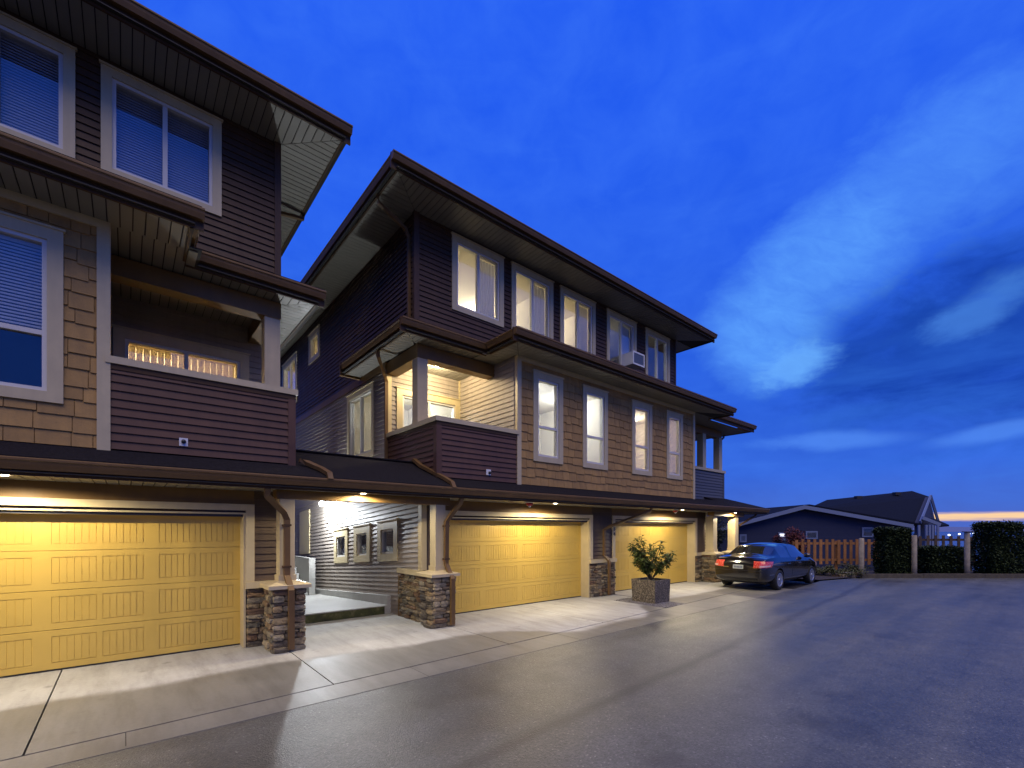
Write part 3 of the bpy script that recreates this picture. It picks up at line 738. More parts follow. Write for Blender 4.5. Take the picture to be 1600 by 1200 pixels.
room(A, -4.0, -.3, FY+.20, FY+2, 2.93, 5.7, ['-y'], mat='interior_dim'); room(A, -4.1, AR-.2, TY+.20, TY+2, 6, ZS-.05, ['-y'], mat='interior_dim')
v = wF.boxes('vent_plate', A, 'white_plastic', [(.56, .66, 3.05, 3.16, .018, .032)])
lathe('vent_hood', v, 'black_plastic', [(.028, 0), (.028, .03), (.02, .045)], Matrix.Translation((.61, FY-.03, 3.11)) @ Matrix.Rotation(R(90), 4, 'X'), 12)

# ---- house B (centre)
garage_door(B, 9.83, 2); garage_door(B, 15.60, 3)
sw = wG.siding(B, 'siding_garage', BL, 5.10, 1.06, 2.62, name='garage_wall')
wG.siding(B, 'siding_garage', 9.98, 10.87, 1.06, 2.62, name='garage_wall'); wG.siding(B, 'siding_garage', 15.75, 16.45, 1.06, 2.62, name='garage_wall')
for a, b in ((5.10, 9.98), (10.87, 15.75)):
    wG.boxes('garage_header', B, 'trim_brown', [(a, b, 2.30, 2.62, -.12, .012)]); wG.boxes('garage_header_lip', B, 'trim_brown', [(a, b, 2.30, 2.345, .013, .03)])
boxes('corner_board', B, 'trim', [(BL-.03, BL+.09, GY-.04, GY+.10, 1.06, 2.62), (16.40, 16.50, GY-.03, GY+.1, 1.06, 2.62)])
for a, b in ((9.86, 10.98), (15.63, 16.45)):
    sb = wG.boxes('stone_base', B, 'mortar', [(a, b, 0, .95, -.1, 0)]); stonework(sb, Wall('F', GY-.01), a, b, 0, .95)
    wG.boxes('stone_cap', sb, 'trim', [(a-.02, b+.02, .95, 1.055, 0, .10)])
# stone return on the side wall
wL = Wall('S', BL, -.07, 9.44)
sb = boxes('stone_base', B, 'mortar', [(BL-.005, BL+.1, GY, 9.30, -.1, .95)]); stonework(sb, Wall('S', BL-.005), GY-.02, 9.30, -.06, .95)
sb2 = boxes('stone_cap', sb, 'trim', [(BL-.10, BL+.02, GY-.06, 9.34, .95, 1.055)])
box('edge_trim', sb, 'trim_brown', BL-.07, BL, 9.30, 9.345, -.1, .95)
# sloping lower side wall with three small windows
lw = [(9.44, 10.49), (10.94, 11.98), (12.43, 13.48)]
opL = [opening(a, b, 1.20, 2.13, .19) for a, b in lw]
cut = [(8.3, 9.35, -1, .99)]
wL.siding(B, 'siding_taupe', 8.52, 20.5, .42, 3.25, opL+cut, name='side_wall', exp=.105, t=.030)
wL.siding(B, 'siding_taupe', 9.35, 9.80, -.1, .42, [], name='side_wall', exp=.105, t=.030)
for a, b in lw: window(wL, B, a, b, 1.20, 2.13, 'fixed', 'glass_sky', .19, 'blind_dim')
wL.boxes('window', B, 'trim', [(15.8, 16.9, 1.55, 3.0, 0, .05)])
wL.boxes('foundation', B, 'concrete_plain', [(9.80, 20.5, -.8, .42, -.1, .11)])
room(B, BL+.125, BL+1.2, 9.3, 13.6, .5, 2.5, ['-x'], mat='interior_dim')
# upper side walls
wS = Wall('S', BL)
o2 = [opening(10.72, 12.46, 3.70, 5.49, .13)]
wS.siding(B, 'siding_taupe', BY+.02, 20.5, 3.15, 5.62, o2, name='side_wall')
wS.boxes('band_board', B, 'trim_brown', [(BY, 20.5, 5.62, 5.80, -.12, .03)])
window(wS, B, 10.72, 12.46, 3.70, 5.49, 'slider', 'glass', .13, 'blind_warm')
o3 = [opening(14.8, 15.9, 7.31, 8.26, .15), opening(17.3, 19.2, 6.41, 8.16, .13)]
wS.siding(B, 'siding_brown', TY+.03, 20.5, 5.80, ZS, o3, name='side_wall')
window(wS, B, 14.8, 15.9, 7.31, 8.26, 'fixed', 'glass', .15, 'blind_warm'); window(wS, B, 17.3, 19.2, 6.41, 8.16, 'slider', 'glass', .13, 'blind_warm')
room(B, BL+.125, BL+2, 14.3, 20, 6.0, 8.4, ['-x'], [(BL+1, 15.6, 8.39), (BL+1, 18.2, 8.39)], watt=70)
boxes('corner_board', B, 'siding_brown', [(BL-.03, BL+.09, TY-.035, TY+.05, 5.98, ZS)])
sweep('downspout', B, 'gutter', [(3.86, 8.75, ZS+.02), (3.88, 8.78, ZS-.12), (4.52, 8.86, ZS-.34), (4.60, 8.86, ZS-.50), (4.60, 8.86, 6.3)], .075, .055)
sweep('downspout', B, 'gutter', [(4.2, 9.55, MS-.0), (4.22, 9.56, MS-.12), (4.53, 9.92, MS-.36), (4.60, 9.98, MS-.5), (4.60, 9.98, 3.2)], .075, .055)
# third floor front
w3 = [(5.55, 7.03), (7.28, 8.73), (9.0, 10.47), (11.0, 12.49), (13.0, 14.45)]
op3 = [opening(a, b, 6.80, 8.48, .125) for a, b in w3]
wT.siding(B, 'siding_brown', BL+.08, 14.78, 5.98, ZS, op3, name='upper_wall')
wT.boxes('corner_board', B, 'siding_brown', [(14.78, 14.88, 5.98, ZS, -.1, .03)])
for k, (a, b) in enumerate(w3): window(wT, B, a, b, 6.80, 8.48, 'slider', 'glass' if k < 3 else 'glass_sky', .125, 'curtain' if k < 3 else None)
room(B, BL+.15, 8.9, TY+.125, 12.2, 6.0, 8.57, ['-y'], [(6.3, 11.4, 8.56), (8.2, 11.4, 8.56)], watt=85, color=(1, .88, .66), lm='lamp_white')
room(B, 8.91, 10.7, TY+.125, 11.5, 6.0, 8.57, ['-y'], [(9.8, 10.6, 8.56)], watt=55, color=(1, .85, .60), lm='lamp_white')
room(B, 10.71, 14.8, TY+.125, 11.5, 6.0, 8.57, ['-y'], [(11.4, 11.0, 8.56)], watt=35, color=(.85, .9, 1), lm='lamp_white')
boxes('wardrobe', B, 'frame_white', [(5.0, 5.9, 11.5, 12.15, 6.02, 8.1), (8.95, 9.6, 10.9, 11.45, 6.02, 8.0)])
boxes('interior_door', B, 'frame_white', [(8.9, 9.8, FY+3.12, FY+3.18, 2.95, 5.05), (11.0, 11.9, FY+3.12, FY+3.18, 2.95, 5.05), (7.3, 8.2, 12.12, 12.18, 6.02, 8.1)])
boxes('wall_picture', B, 'curtain', [(7.6, 8.4, FY+3.14, FY+3.18, 4.3, 4.9), (12.4, 13.3, FY+3.14, FY+3.18, 4.2, 5.0), (6.2, 6.9, 12.14, 12.18, 7.3, 7.9)])
boxes('window_shade', B, 'blind', [(11.78, 12.32, TY+.13, TY+.14, 7.35, 8.3)])
boxes('body_wall', B, 'siding_brown', [(14.76, 14.88, TY+.12, 20.5, 5.98, ZS), (BL, 18.1, 20.5, 20.7, 0, ZS)])
XE = 16.1
soffit_front(B, 3.73, XE, 7.77, TY, ZS, BL, 14.88); soffit_side(B, 3.73, BL, 7.77, 20.9, TY, ZS)
boxes('soffit', B, 'soffit', [(14.88, XE-.12, TY, 20, ZS+.002, ZS+.02)])
eave(B, 'X', 3.73, XE, 7.77, ZT, ZS); eave(B, 'Y', 7.885, 20.9, 3.73, ZT, ZS); eave(B, 'Y', 7.885, 20.9, XE, ZT, ZS, -1)
hip_roof(B, 3.77, XE-.04, 7.80, 20.9, ZT+.01, .38)
# bay and balcony, second floor
XB0, XB1 = 6.75, 14.44
wb = [(7.18, 8.16), (8.89, 9.89), (10.99, 11.98), (12.78, 13.72)]
opB = [opening(a, b, 3.48, 5.56, .14) for a, b in wb]
wF.shingles(B, XB0+.06, XB1-.06, 2.92, 5.70, opB, .20)
for k, (a, b) in enumerate(wb): window(wF, B, a, b, 3.48, 5.56, 'hung', 'glass', .14, None if k < 2 else 'blind_warm')
wF.boxes('corner_board', B, 'trim', [(XB0-.06, XB0+.06, 2.90, 5.80, -.12, .04), (XB1-.06, XB1+.06, 2.90, 5.80, -.12, .04), (XB0+.06, XB1-.06, 5.70, 5.80, 0, .042)])
room(B, XB0+.1, 10.5, FY+.125, FY+3.2, 2.93, 5.7, ['-y'], [(8.0, FY+1.5, 5.69), (9.7, FY+1.5, 5.69)], watt=62, color=(.92, .96, 1), lm='lamp_white')
room(B, 10.51, XB1-.1, FY+.125, FY+3.2, 2.93, 5.7, ['-y'], [(11.6, FY+1.5, 5.69), (13.3, FY+1.5, 5.69)], watt=105, color=(1, .86, .62), lm='lamp_white')
Wall('S', XB0-.06).siding(B, 'siding_taupe', FY+.06, BY, 2.93, 5.80, name='bay_side_wall')
opD = opening(4.89, 6.68, 2.95, 5.25, .15)
wB.siding(B, 'siding_taupe', BL+.1, XB0-.08, 2.95, 5.85, [opD], name='balcony_wall')
window(wB, B, 4.89, 6.68, 2.95, 5.25, 'slider', 'glass', .15, None, 'sliding_door')
boxes('corner_board', B, 'trim', [(BL-.02, BL+.11, BY-.04, BY+.08, 2.93, 5.5), (XB0-.11, XB0-.062, BY-.05, BY-.001, 2.93, 5.79)])
room(B, BL+.125, 6.7, BY+.125, 13, 2.93, 5.6, ['-y', '-x'], [(5.6, 11.6, 5.59)], watt=90, color=(.95, .97, 1), lm='lamp_white')
wF.siding(B, 'siding_parapet', BL+.09, XB0-.06, 2.93, 4.02, name='parapet', exp=.108)
wF.boxes('corner_board', B, 'siding_parapet', [(BL-.03, BL+.09, 2.90, 3.99, -.09, .03)])
Wall('S', BL).siding(B, 'siding_parapet', FY+.09, BY, 2.93, 4.02, name='parapet', exp=.108)
boxes('parapet_skirt', B, 'fascia', [(BL-.032, XB0-.06, FY-.034, FY-.0, 3.95, 4.02), (BL-.034, BL, FY, BY, 3.95, 4.02)])
boxes('parapet_cap', B, 'trim', [(BL-.06, XB0-.02, FY-.06, FY+.15, 4.02, 4.11), (BL-.06, BL+.15, FY+.15, BY+.02, 4.02, 4.11)])
boxes('balcony_floor', B, 'concrete_plain', [(BL+.1, XB0, FY+.1, BY, 2.82, 2.93)])
boxes('balcony_beam', B, 'trim_brown', [(BL, XB0-.06, 8.58, 8.84, 5.50, 5.775), (BL+.002, BL+.26, 8.84, BY, 5.50, 5.774)])
boxes('balcony_post', B, 'trim', [(BL+.01, BL+.25, 8.60, 8.83, 4.05, 5.50)])
bc = boxes('ceiling_lining', B, 'soffit_gap', [(BL, XB0, TY+.10, BY, 5.785, 5.799)])
x = BL+.02
while x < XB0-.1: box('soffit_plank', bc, 'soffit', x, x+.112, TY+.15, BY, 5.77, 5.782); x += .125
lathe('balcony_lamp', B, 'lamp_warm', [(.02, 0), (.08, -.01), (.09, -.03), (.06, -.05), (.01, -.055)], Matrix.Translation((5.6, 9.35, 5.77)), 14)
li = bpy.data.lights.new('balcony_light', 'POINT'); li.energy = 130; li.color = (1, .80, .48); li.shadow_soft_size = .05; link('balcony_light', li, B, Matrix.Translation((5.6, 9.3, 5.62)))
v = wF.boxes('vent_plate', B, 'white_plastic', [(5.83, 5.95, 3.05, 3.17, .018, .032)])
lathe('vent_hood', v, 'black_plastic', [(.03, 0), (.03, .03), (.02, .045)], Matrix.Translation((5.91, FY-.03, 3.10)) @ Matrix.Rotation(R(90), 4, 'X'), 12)
# right balcony
wR = Wall('F', 8.50)
wR.siding(B, 'siding_sky_lit', XB1+.06, 18.0, 3.0, 4.10, name='parapet', exp=.108)
boxes('parapet_cap', B, 'trim', [(XB1+.06, 18.15, 8.44, 8.65, 4.10, 4.20)]); boxes('corner_board', B, 'siding_sky_lit', [(18.0, 18.1, 8.47, 8.62, 3.0, 4.1)])
boxes('parapet_core', B, 'siding_sky_lit', [(17.98, 18.1, 8.62, 11, 3.0, 4.1)]); boxes('balcony_floor', B, 'concrete_plain', [(XB1, 18.1, 8.6, 11, 2.9, 3.0)])
boxes('balcony_beam', B, 'trim_brown', [(XB1+.06, 18.1, 8.58, 8.84, 5.50, 5.775)])
for x in (16.55, 17.84): boxes('balcony_post', B, 'trim', [(x, x+.24, 8.55, 8.79, 4.2, 5.5)])
boxes('body_wall', B, 'siding_taupe', [(XB1+.0, 15.2, 8.62, 20.5, 2.9, 5.8), (BL, BL+.12, BY+.14, 20.5, 2.7, 3.15), (16.33, 16.45, GY+.12, 20.5, 0, 2.7), (XB1-.12, XB1, FY+.12, 8.7, 2.92, 5.8)])
boxes('floor_slab', B, 'dark', [(BL+.12, 16.3, GY+.14, 20.4, 2.70, 2.80), (BL+.13, 14.7, TY+.2, 20.4, 5.82, 5.95)])
# middle eaves
XS = 6.07; X2 = 16.0; X3 = 19.3
soffit_front(B, XS, X2, 7.05, FY+.0, MS, XB0, XB1); soffit_side(B, XS, XB0, 7.05, 8.30, FY, MS)
soffit_front(B, 4.09, XS+.1, 8.12, TY, MS-.002, BL, None); soffit_side(B, 4.09, BL, 8.12, 11.6, TY, MS)
box('soffit', B, 'soffit', XS, XB0, 8.2, TY+.1, MS+.001, MS+.015); box('soffit', B, 'soffit', XB1, X3-.1, 8.0, 11, MS+.001, MS+.02)
box('soffit', B, 'soffit', XB1, X2-.12, FY, 8.2, MS+.002, MS+.02)
eave(B, 'X', XS, X2, 7.05, MT, MS); eave(B, 'Y', 7.165, 8.12, XS, MT, MS); eave(B, 'X', 4.09, XS+.11, 8.12, MT, MS); eave(B, 'Y', 8.235, 11.6, 4.09, MT, MS)
eave(B, 'Y', 7.165, 8.0, X2, MT, MS, -1); eave(B, 'X', X2-.4, X3, 7.72, MT, MS); eave(B, 'Y', 7.835, 11, X3, MT, MS, -1)
roof_quad('lower_roof', B, [(XS+.03, 7.08, MT+.02), (X2-.03, 7.08, MT+.02), (14.9, TY, MT+.36), (XS+.8, TY, MT+.36)])
roof_quad('lower_roof', B, [(4.12, 8.15, MT+.02), (XS+.7, 8.15, MT+.02), (XS+.9, TY, MT+.2), (BL, TY, MT+.2)])
roof_quad('lower_roof', B, [(4.12, 8.15, MT+.02), (BL, TY, MT+.2), (BL, 11.6, MT+.2), (4.12, 11.6, MT+.02)])
roof_quad('lower_roof', B, [(14.8, 7.75, MT+.02), (X3-.03, 7.75, MT+.02), (17.2, 9.6, MT+.5), (14.8, 9.6, MT+.5)])
boxes('eave_end', B, 'trim_brown', [(4.10, BL, 11.55, 11.62, MS-.05, MT+.05)])
sweep('downspout', B, 'gutter', [(19.0, 8.9, MS), (18.95, 8.9, MS-.1), (18.2, 8.8, MS-.45), (18.15, 8.8, MS-.6), (18.15, 8.8, 3)], .07, .05)
# house number on the casing of the far garage door
for ch, z in (('5', 1.86), ('4', 1.71)):
    fc = bpy.data.curves.new('number', 'FONT'); fc.body = ch; fc.size = .16; fc.extrude = .006; fc.align_x = 'CENTER'; fc.materials.append(MAT['black_plastic'])
    to = bpy.data.objects.new('t', fc); col.objects.link(to); bpy.context.view_layer.update()
    nm_ = bpy.data.meshes.new_from_object(to.evaluated_get(bpy.context.evaluated_depsgraph_get())); bpy.data.objects.remove(to)
    link('house_number', nm_, B, Matrix.Translation((10.93, GY-.064, z)) @ Matrix.Rotation(R(90), 4, 'X'))
# walkway lamp on a bracket arm off the side wall
LX, LY, LZ = 4.30, 13.57, 2.63
wl_ = boxes('wall_lamp', B, 'white_plastic', [(BL-.04, BL-.01, LY-.08, LY+.08, LZ+.03, LZ+.21), (LX+.03, BL-.04, LY-.015, LY+.015, LZ+.11, LZ+.14), (LX-.04, LX+.04, LY-.04, LY+.04, LZ+.075, LZ+.15)])
lathe('lamp_globe', wl_, 'lamp_cool', [(.005, -.075), (.05, -.06), (.075, -.02), (.075, .02), (.05, .06), (.005, .075)], Matrix.Translation((LX, LY, LZ)), 16)
li = bpy.data.lights.new('wall_lamp_light', 'POINT'); li.energy = 420; li.color = (.88, .94, 1); li.shadow_soft_size = .07; link('wall_lamp_light', li, B, Matrix.Translation((LX-.03, LY, LZ-.15)))
# window air conditioner
ac = thing('air_conditioner', 'boxy white air conditioner hanging out of an upper window', 'air conditioner', (12.05, 8.5, 6.93))
boxes('housing', ac, 'white_plastic', [(11.78, 12.36, 8.30, 8.72, 6.94, 7.32)])
boxes('grille', ac, 'ac_grille', [(11.81, 12.33, 8.292, 8.301, 6.975, 7.285)])
boxes('rim', ac, 'white_plastic', [(11.77, 11.81, 8.28, 8.31, 6.93, 7.33), (12.33, 12.37, 8.28, 8.31, 6.93, 7.33), (11.81, 12.33, 8.281, 8.31, 6.93, 6.975), (11.81, 12.33, 8.281, 8.31, 7.285, 7.33)])
for k in range(9): box('fin', ac, 'black_plastic', 11.82, 12.32, 8.287, 8.293, 6.99+k*.033, 6.996+k*.033)

# ------------------------------------------------------------------ garage canopy running along both houses
CP = thing('garage_canopy', 'low shingled canopy with brown gutter running over all garage doors and the walkway', 'canopy', (7, 7.6, 0))
CE, CT, CS, CX = 7.35, 2.70, 2.52, 19.6
eave(CP, 'X', -9, CX, CE, CT, CS); eave(CP, 'Y', CE+.115, 11, CX, CT, CS, -1)
roof_quad('canopy_roof', CP, [(-9, CE+.03, CT+.015), (AR+.1, CE+.03, CT+.015), (AR+.1, FY+.03, CT+.235), (-9, FY+.03, CT+.235)])
roof_quad('canopy_roof', CP, [(BL-.04, CE+.03, CT+.015), (16.5, CE+.03, CT+.015), (16.5, FY+.03, CT+.235), (BL-.04, FY+.03, CT+.235)])
roof_quad('canopy_roof', CP, [(16.5, CE+.03, CT+.015), (CX-.03, CE+.03, CT+.015), (18.2, 8.5, CT+.42), (16.5, 8.5, CT+.42)])
roof_quad('canopy_roof', CP, [(CX-.03, CE+.03, CT+.015), (CX-.03, 11, CT+.015), (18.2, 11, CT+.42), (18.2, 8.5, CT+.42)])
roof_quad('walkway_roof', CP, [(AR+.1, CE+.03, CT+.015), (BL-.04, CE+.03, CT+.015), (BL-.04, 8.55, 3.27), (AR-.02, 8.55, 3.27)])
roof_quad('walkway_roof', CP, [(AR-.02, 8.551, 3.27), (BL-.04, 8.551, 3.27), (BL-.04, 9.75, CT+.02), (AR-.02, 9.75, CT+.02)])
boxes('ridge_cap', CP, 'roofing', [(AR, BL-.05, 8.47, 8.63, 3.262, 3.285)])
for a, b, y1 in ((-4.2, AR, GY), (AR, BL, 9.7), (BL, 16.4, GY), (16.4, CX, 10.4)):
    sf = soffit_front(CP, a-.14, b+.14, CE, y1, CS)
boxes('beam', CP, 'trim_brown', [(AR-.25, 4.95, 7.80, 8.04, 2.38, 2.519)]); boxes('beam', CP, 'trim_brown', [(15.9, 18.3, 7.80, 8.04, 2.38, 2.519)])
pillar(CP, 1.71, 2.19, 7.69, 8.17, .98, .22, 2.38); pillar(CP, 4.48, 4.98, 7.66, 8.16, .98, .22, 2.38)
pillar(CP, 16.05, 16.55, 7.85, 8.35, .98, .28, 2.38); pillar(CP, 17.55, 18.05, 7.75, 8.25, .98, .28, 2.38)
# downspouts
for x, y in ((1.60, 7.62), (4.72, 7.60)):
    if x < 3: pts = [(x, 7.50, CS-.01), (x, 7.54, CS-.12), (x+.28, 7.74, 2.16), (x+.33, 7.77, 2.05), (x+.33, 7.77, 1.18), (x+.34, 7.70, 1.08), (x+.35, 7.60, .96), (x+.35, 7.60, .05)]
    else: pts = [(x+.30, 7.50, CS-.01), (x+.30, 7.54, CS-.10), (x+.17, 7.70, 2.16), (x+.11, 7.74, 2.05), (x+.11, 7.75, 1.22), (x+.13, 7.66, 1.05), (x+.14, 7.57, .94), (x+.14, 7.57, .05)]
    d_ = sweep('downspout', CP, 'gutter', pts, .085, .06)
    for z in (1.95, 1.30): box('strap', d_, 'fascia', pts[4][0]-.06, pts[4][0]+.06, pts[4][1]-.036, pts[4][1]+.07, z, z+.03)
sweep('downspout', CP, 'gutter', [(11.55, 7.50, CS-.0), (11.52, 7.54, CS-.10), (10.55, 8.22, 1.98), (10.42, 8.30, 1.88), (10.42, 8.30, 1.16), (10.50, 8.22, 1.03), (10.52, 8.20, .95), (10.52, 8.20, .04)], .085, .06)
sweep('downspout', CP, 'gutter', [(19.3, 7.75, CS-.0), (19.25, 7.78, CS-.09), (18.2, 7.95, 2.05), (18.12, 7.97, 1.95), (18.12, 7.97, 1.0)], .07, .05)
sweep('roof_downspout', CP, 'gutter', [(2.12, FY-.02, CT+.30), (2.24, FY-.02, CT+.27), (2.40, CE+.22, CT+.16), (2.46, CE+.06, CT+.08), (2.46, CE+.0, CT-.02)], .085, .06)
sweep('roof_downspout', CP, 'gutter', [(4.50, 8.45, CT+.62), (4.52, 8.2, CT+.47), (4.72, CE+.25, CT+.18), (4.76, CE+.08, CT+.09), (4.76, CE+.01, CT-.02)], .085, .06)
# recessed pot lights
def pot(x, y, watt, size=R(174), blend=.35, vis=True, color=(1, .84, .56)):
    p = lathe('pot_light', CP, 'white_plastic', [(.055, -.001), (.085, -.001), (.085, -.014), (.055, -.010)], Matrix.Translation((x, y, CS)), 18)
    lathe('lens', p, 'pot_light', [(.054, -.003), (.04, -.016), (.012, -.022)], Matrix.Translation((x, y, CS)), 16)
    li = bpy.data.lights.new('pot_light_beam', 'SPOT'); li.energy = watt; li.color = color; li.spot_size = size; li.spot_blend = blend; li.shadow_soft_size = .03
    link('pot_light_beam', li, CP, Matrix.Translation((x, y, CS-.028)))
pot(-1.05, 7.62, 265); pot(7.75, 7.62, 280); pot(13.45, 7.62, 260); pot(3.10, 7.62, 150, R(176), .25); pot(17.15, 7.62, 160, R(176), .25)
# red sprinkler heads by the pot lights
for x in (7.02, 13.2):
    s_ = lathe('sprinkler_head', CP, 'white_plastic', [(.11, -.0005), (.11, -.012), (.05, -.022)], Matrix.Translation((x, 7.72, CS)), 18)
    lathe('sprinkler_cage', s_, 'red_paint', [(.05, -.02), (.085, -.035), (.075, -.075), (.03, -.09)], Matrix.Translation((x, 7.72, CS)), 14)
    lathe('sprinkler_tip', s_, 'white_plastic', [(.03, -.088), (.035, -.105), (.008, -.125)], Matrix.Translation((x, 7.72, CS)), 12)

# ------------------------------------------------------------------ walkway between the houses
wp = lambda p: (p[0], p[1], p[2]-.057*(p[1]-9.75))
o = boxes('walkway', None, 'concrete_plain', [(AR, BL-.11, 9.76, 14.56, -.35, .185)], wp); tag(o, kind='structure')
o = boxes('walkway_riser', None, 'mossy_concrete', [(AR, BL-.20, 9.735, 9.758, -.03, .165)]); tag(o, kind='structure')
st = tag(link('steps', None, None), kind='structure')
for k in range(6): boxes('step', st, 'concrete_plain', [(3.05, 4.2, 14.55+k*.30, 14.55+(k+1)*.30+.02*(k == 5), -.6, -.02+k*.175)])
boxes('stair_wall', st, 'concrete_plain', [(4.22, 4.40, 14.50, 17.0, -.5, 1.02)])
boxes('planter_wall', st, 'concrete_plain', [(AR+.0, 3.0, 14.6, 17.0, -.6, 1.3)])
boxes('landing', st, 'concrete_plain', [(AR, 4.2, 16.38, 22, -.6, 1.03)])

# ------------------------------------------------------------------ planter with shrub
PL = thing('planter', 'square exposed-aggregate concrete planter standing on the pebble strip', 'planter', (10.66, 6.95, 0))
px0, px1, py0, py1, ph = 10.29, 11.01, 6.58, 7.30, .585
t_ = .05
mesh('pot', PL, 'aggregate', [(px0+.02, py0+.02, 0), (px1-.02, py0+.02, 0), (px1-.02, py1-.02, 0), (px0+.02, py1-.02, 0), (px0, py0, ph), (px1, py0, ph), (px1, py1, ph), (px0, py1, ph),
     (px0+t_, py0+t_, ph), (px1-t_, py0+t_, ph), (px1-t_, py1-t_, ph), (px0+t_, py1-t_, ph), (px0+t_, py0+t_, ph-.06), (px1-t_, py0+t_, ph-.06), (px1-t_, py1-t_, ph-.06), (px0+t_, py1-t_, ph-.06)],
     [(3, 2, 1, 0)]+[(a+i, a+(i+1) % 4, a+4+(i+1) % 4, a+4+i) for a in (0, 4, 8) for i in range(4)])
boxes('soil', PL, 'mulch', [(px0+t_, px1-t_, py0+t_, py1-t_, ph-.2, ph-.045)])
SHB = thing('shrub', 'leafy evergreen shrub with drooping leaves growing in the square planter', 'shrub', (10.65, 6.94, ph-.05))
LV, LF = [], []
def leaf(p, d, ln, wd, vs=LV, fs=LF, fold=.25):
    d = d.normalized(); s_ = d.cross(Vector((rnd.uniform(-.4, .4), rnd.uniform(-.4, .4), 1))).normalized(); n_ = s_.cross(d)
    k = len(vs); vs += [p, p+d*ln*.45+s_*wd+n_*wd*fold, p+d*ln-n_*ln*.12, p+d*ln*.45-s_*wd+n_*wd*fold, p+d*ln*.5]
    fs += [(k, k+1, k+4), (k+1, k+2, k+4), (k+2, k+3, k+4), (k+3, k, k+4)]
base = Vector((10.65, 6.94, ph-.06)); stems = []
tips = []
for k in range(22):
    a = rnd.random()*6.283; lean = rnd.uniform(.10, .72); h = rnd.uniform(.62, 1.10)*(1.14-lean*.42)
    if k == 0: a, lean, h = 2.6, .16, 1.06
    p = base.copy(); pts = [p.copy()]; d = Vector((math.cos(a)*lean, math.sin(a)*lean, 1)).normalized()
    for s_ in range(6):
        p = p+d*h/6; d = (d+Vector((math.cos(a), math.sin(a), 0))*.05+Vector((rnd.uniform(-.1, .1), rnd.uniform(-.1, .1), 0))).normalized(); pts.append(p.copy())
        if s_ >= 1:
            for _ in range(2):
                q = (d+Vector((rnd.uniform(-1, 1), rnd.uniform(-1, 1), rnd.uniform(-.1, .5)))).normalized(); e = p+q*rnd.uniform(.06, .17); stems.append(([p.copy(), e], .004)); tips.append((e, q))
    stems.append((pts, .010)); tips.append((p, d))
for (e, q) in tips:
    for _ in range(rnd.randint(8, 12)):
        a = rnd.random()*6.283; leaf(e+Vector((rnd.uniform(-.03, .03), rnd.uniform(-.03, .03), rnd.uniform(-.04, .03))), Vector((math.cos(a), math.sin(a), rnd.uniform(-1.0, .25)))+q*.4, rnd.uniform(.085, .15), rnd.uniform(.018, .028))
mesh('leaves', SHB, 'leaf', LV, LF, False)
vs, fs = [], []
for pts, r_ in stems:
    for p, q in zip(pts, pts[1:]):
        k = len(vs); d = (q-p).normalized(); s_ = d.orthogonal().normalized(); t2 = d.cross(s_)
        for c_ in (p, q): vs += [c_+(s_*math.cos(a)+t2*math.sin(a))*r_ for a in (0, 2.09, 4.19)]
        fs += [(k+i, k+(i+1) % 3, k+3+(i+1) % 3, k+3+i) for i in range(3)]
mesh('stem', SHB, 'bark', vs, fs, True)

# ------------------------------------------------------------------ parked car
CARM = Matrix.Translation((17.0, 6.42, -.004)) @ Matrix.Rotation(R(-1.5), 4, 'Z')
CAR = tag(link('parked_car', None, None, CARM), 'black four-door sedan parked beside the porch posts', 'car')
# stations along x (rear -2.25 .. front 2.25), each a half section of (y, z)
def section(x, yb, zb, ys, zs, yw, zw, yr, zr):
    # underside centre, underside edge, rocker, body side, shoulder, belt, roof edge, roof centre
    return [(x, 0, zb), (x, ys*.80, zb), (x, ys*.97, zb+.10), (x, ys, (zb+zs)*.52), (x, ys*.985, zs-.06), (x, yw, zw), (x, yr, zr-.02), (x, yr*.55, zr+.022), (x, 0, zr+.032)]
ST = [
 (-2.24, .30, .34, .66, .70, .60, .72, .50, .73),
 (-2.19, .0, .27, .79, .80, .70, .88, .60, .90),
 (-2.05, .0, .23, .845, .90, .76, .99, .66, 1.015),
 (-1.72, .0, .20, .870, .93, .79, 1.02, .69, 1.040),
 (-1.50, .0, .20, .875, .93, .80, 1.03, .68, 1.09),
 (-1.08, .0, .20, .875, .93, .80, 1.01, .60, 1.33),
 (-.92, .0, .20, .875, .93, .80, 1.00, .585, 1.385),
 (-.35, .0, .20, .875, .92, .80, .98, .58, 1.425),
 (-.25, .0, .20, .875, .92, .80, .98, .58, 1.425),
 (.38, .0, .20, .875, .91, .80, .965, .575, 1.405),
 (.62, .0, .20, .875, .91, .80, .96, .575, 1.365),
 (1.22, .0, .20, .870, .90, .795, .955, .63, 1.03),
 (1.36, .0, .20, .870, .89, .79, .94, .62, .965),
 (1.85, .0, .21, .850, .82, .74, .86, .55, .885),
 (2.10, .0, .23, .80, .72, .66, .77, .48, .79),
 (2.22, .0, .30, .66, .62, .52, .66, .38, .67)]
secs = [section(*s_) for s_ in ST]
vs, fs, fm = [], [], []; n = len(secs); m = len(secs[0])
full = [s_ + [(x, -y, z) for (x, y, z) in reversed(s_[1:-1])] for s_ in secs]; M2 = len(full[0])
for s_ in full: vs += s_
for i in range(n-1):
    for k in range(M2):
        fs.append((i*M2+k, i*M2+(k+1) % M2, (i+1)*M2+(k+1) % M2, (i+1)*M2+k))
        mi = 0
        kk = k if k < m-1 else M2-1-k       # mirrored band index: 5 is belt->roof edge, 6/7 roof
        if kk == 5 and i in (5, 6, 8, 9, 10): mi = 1
        if kk in (6, 7) and i in (4,): mi = 2
        if kk in (6, 7) and i in (10,): mi = 2
        fm.append(mi)
fs.append(tuple(range(M2))); fm.append(0); fs.append(tuple(range((n-1)*M2, n*M2))); fm.append(0)
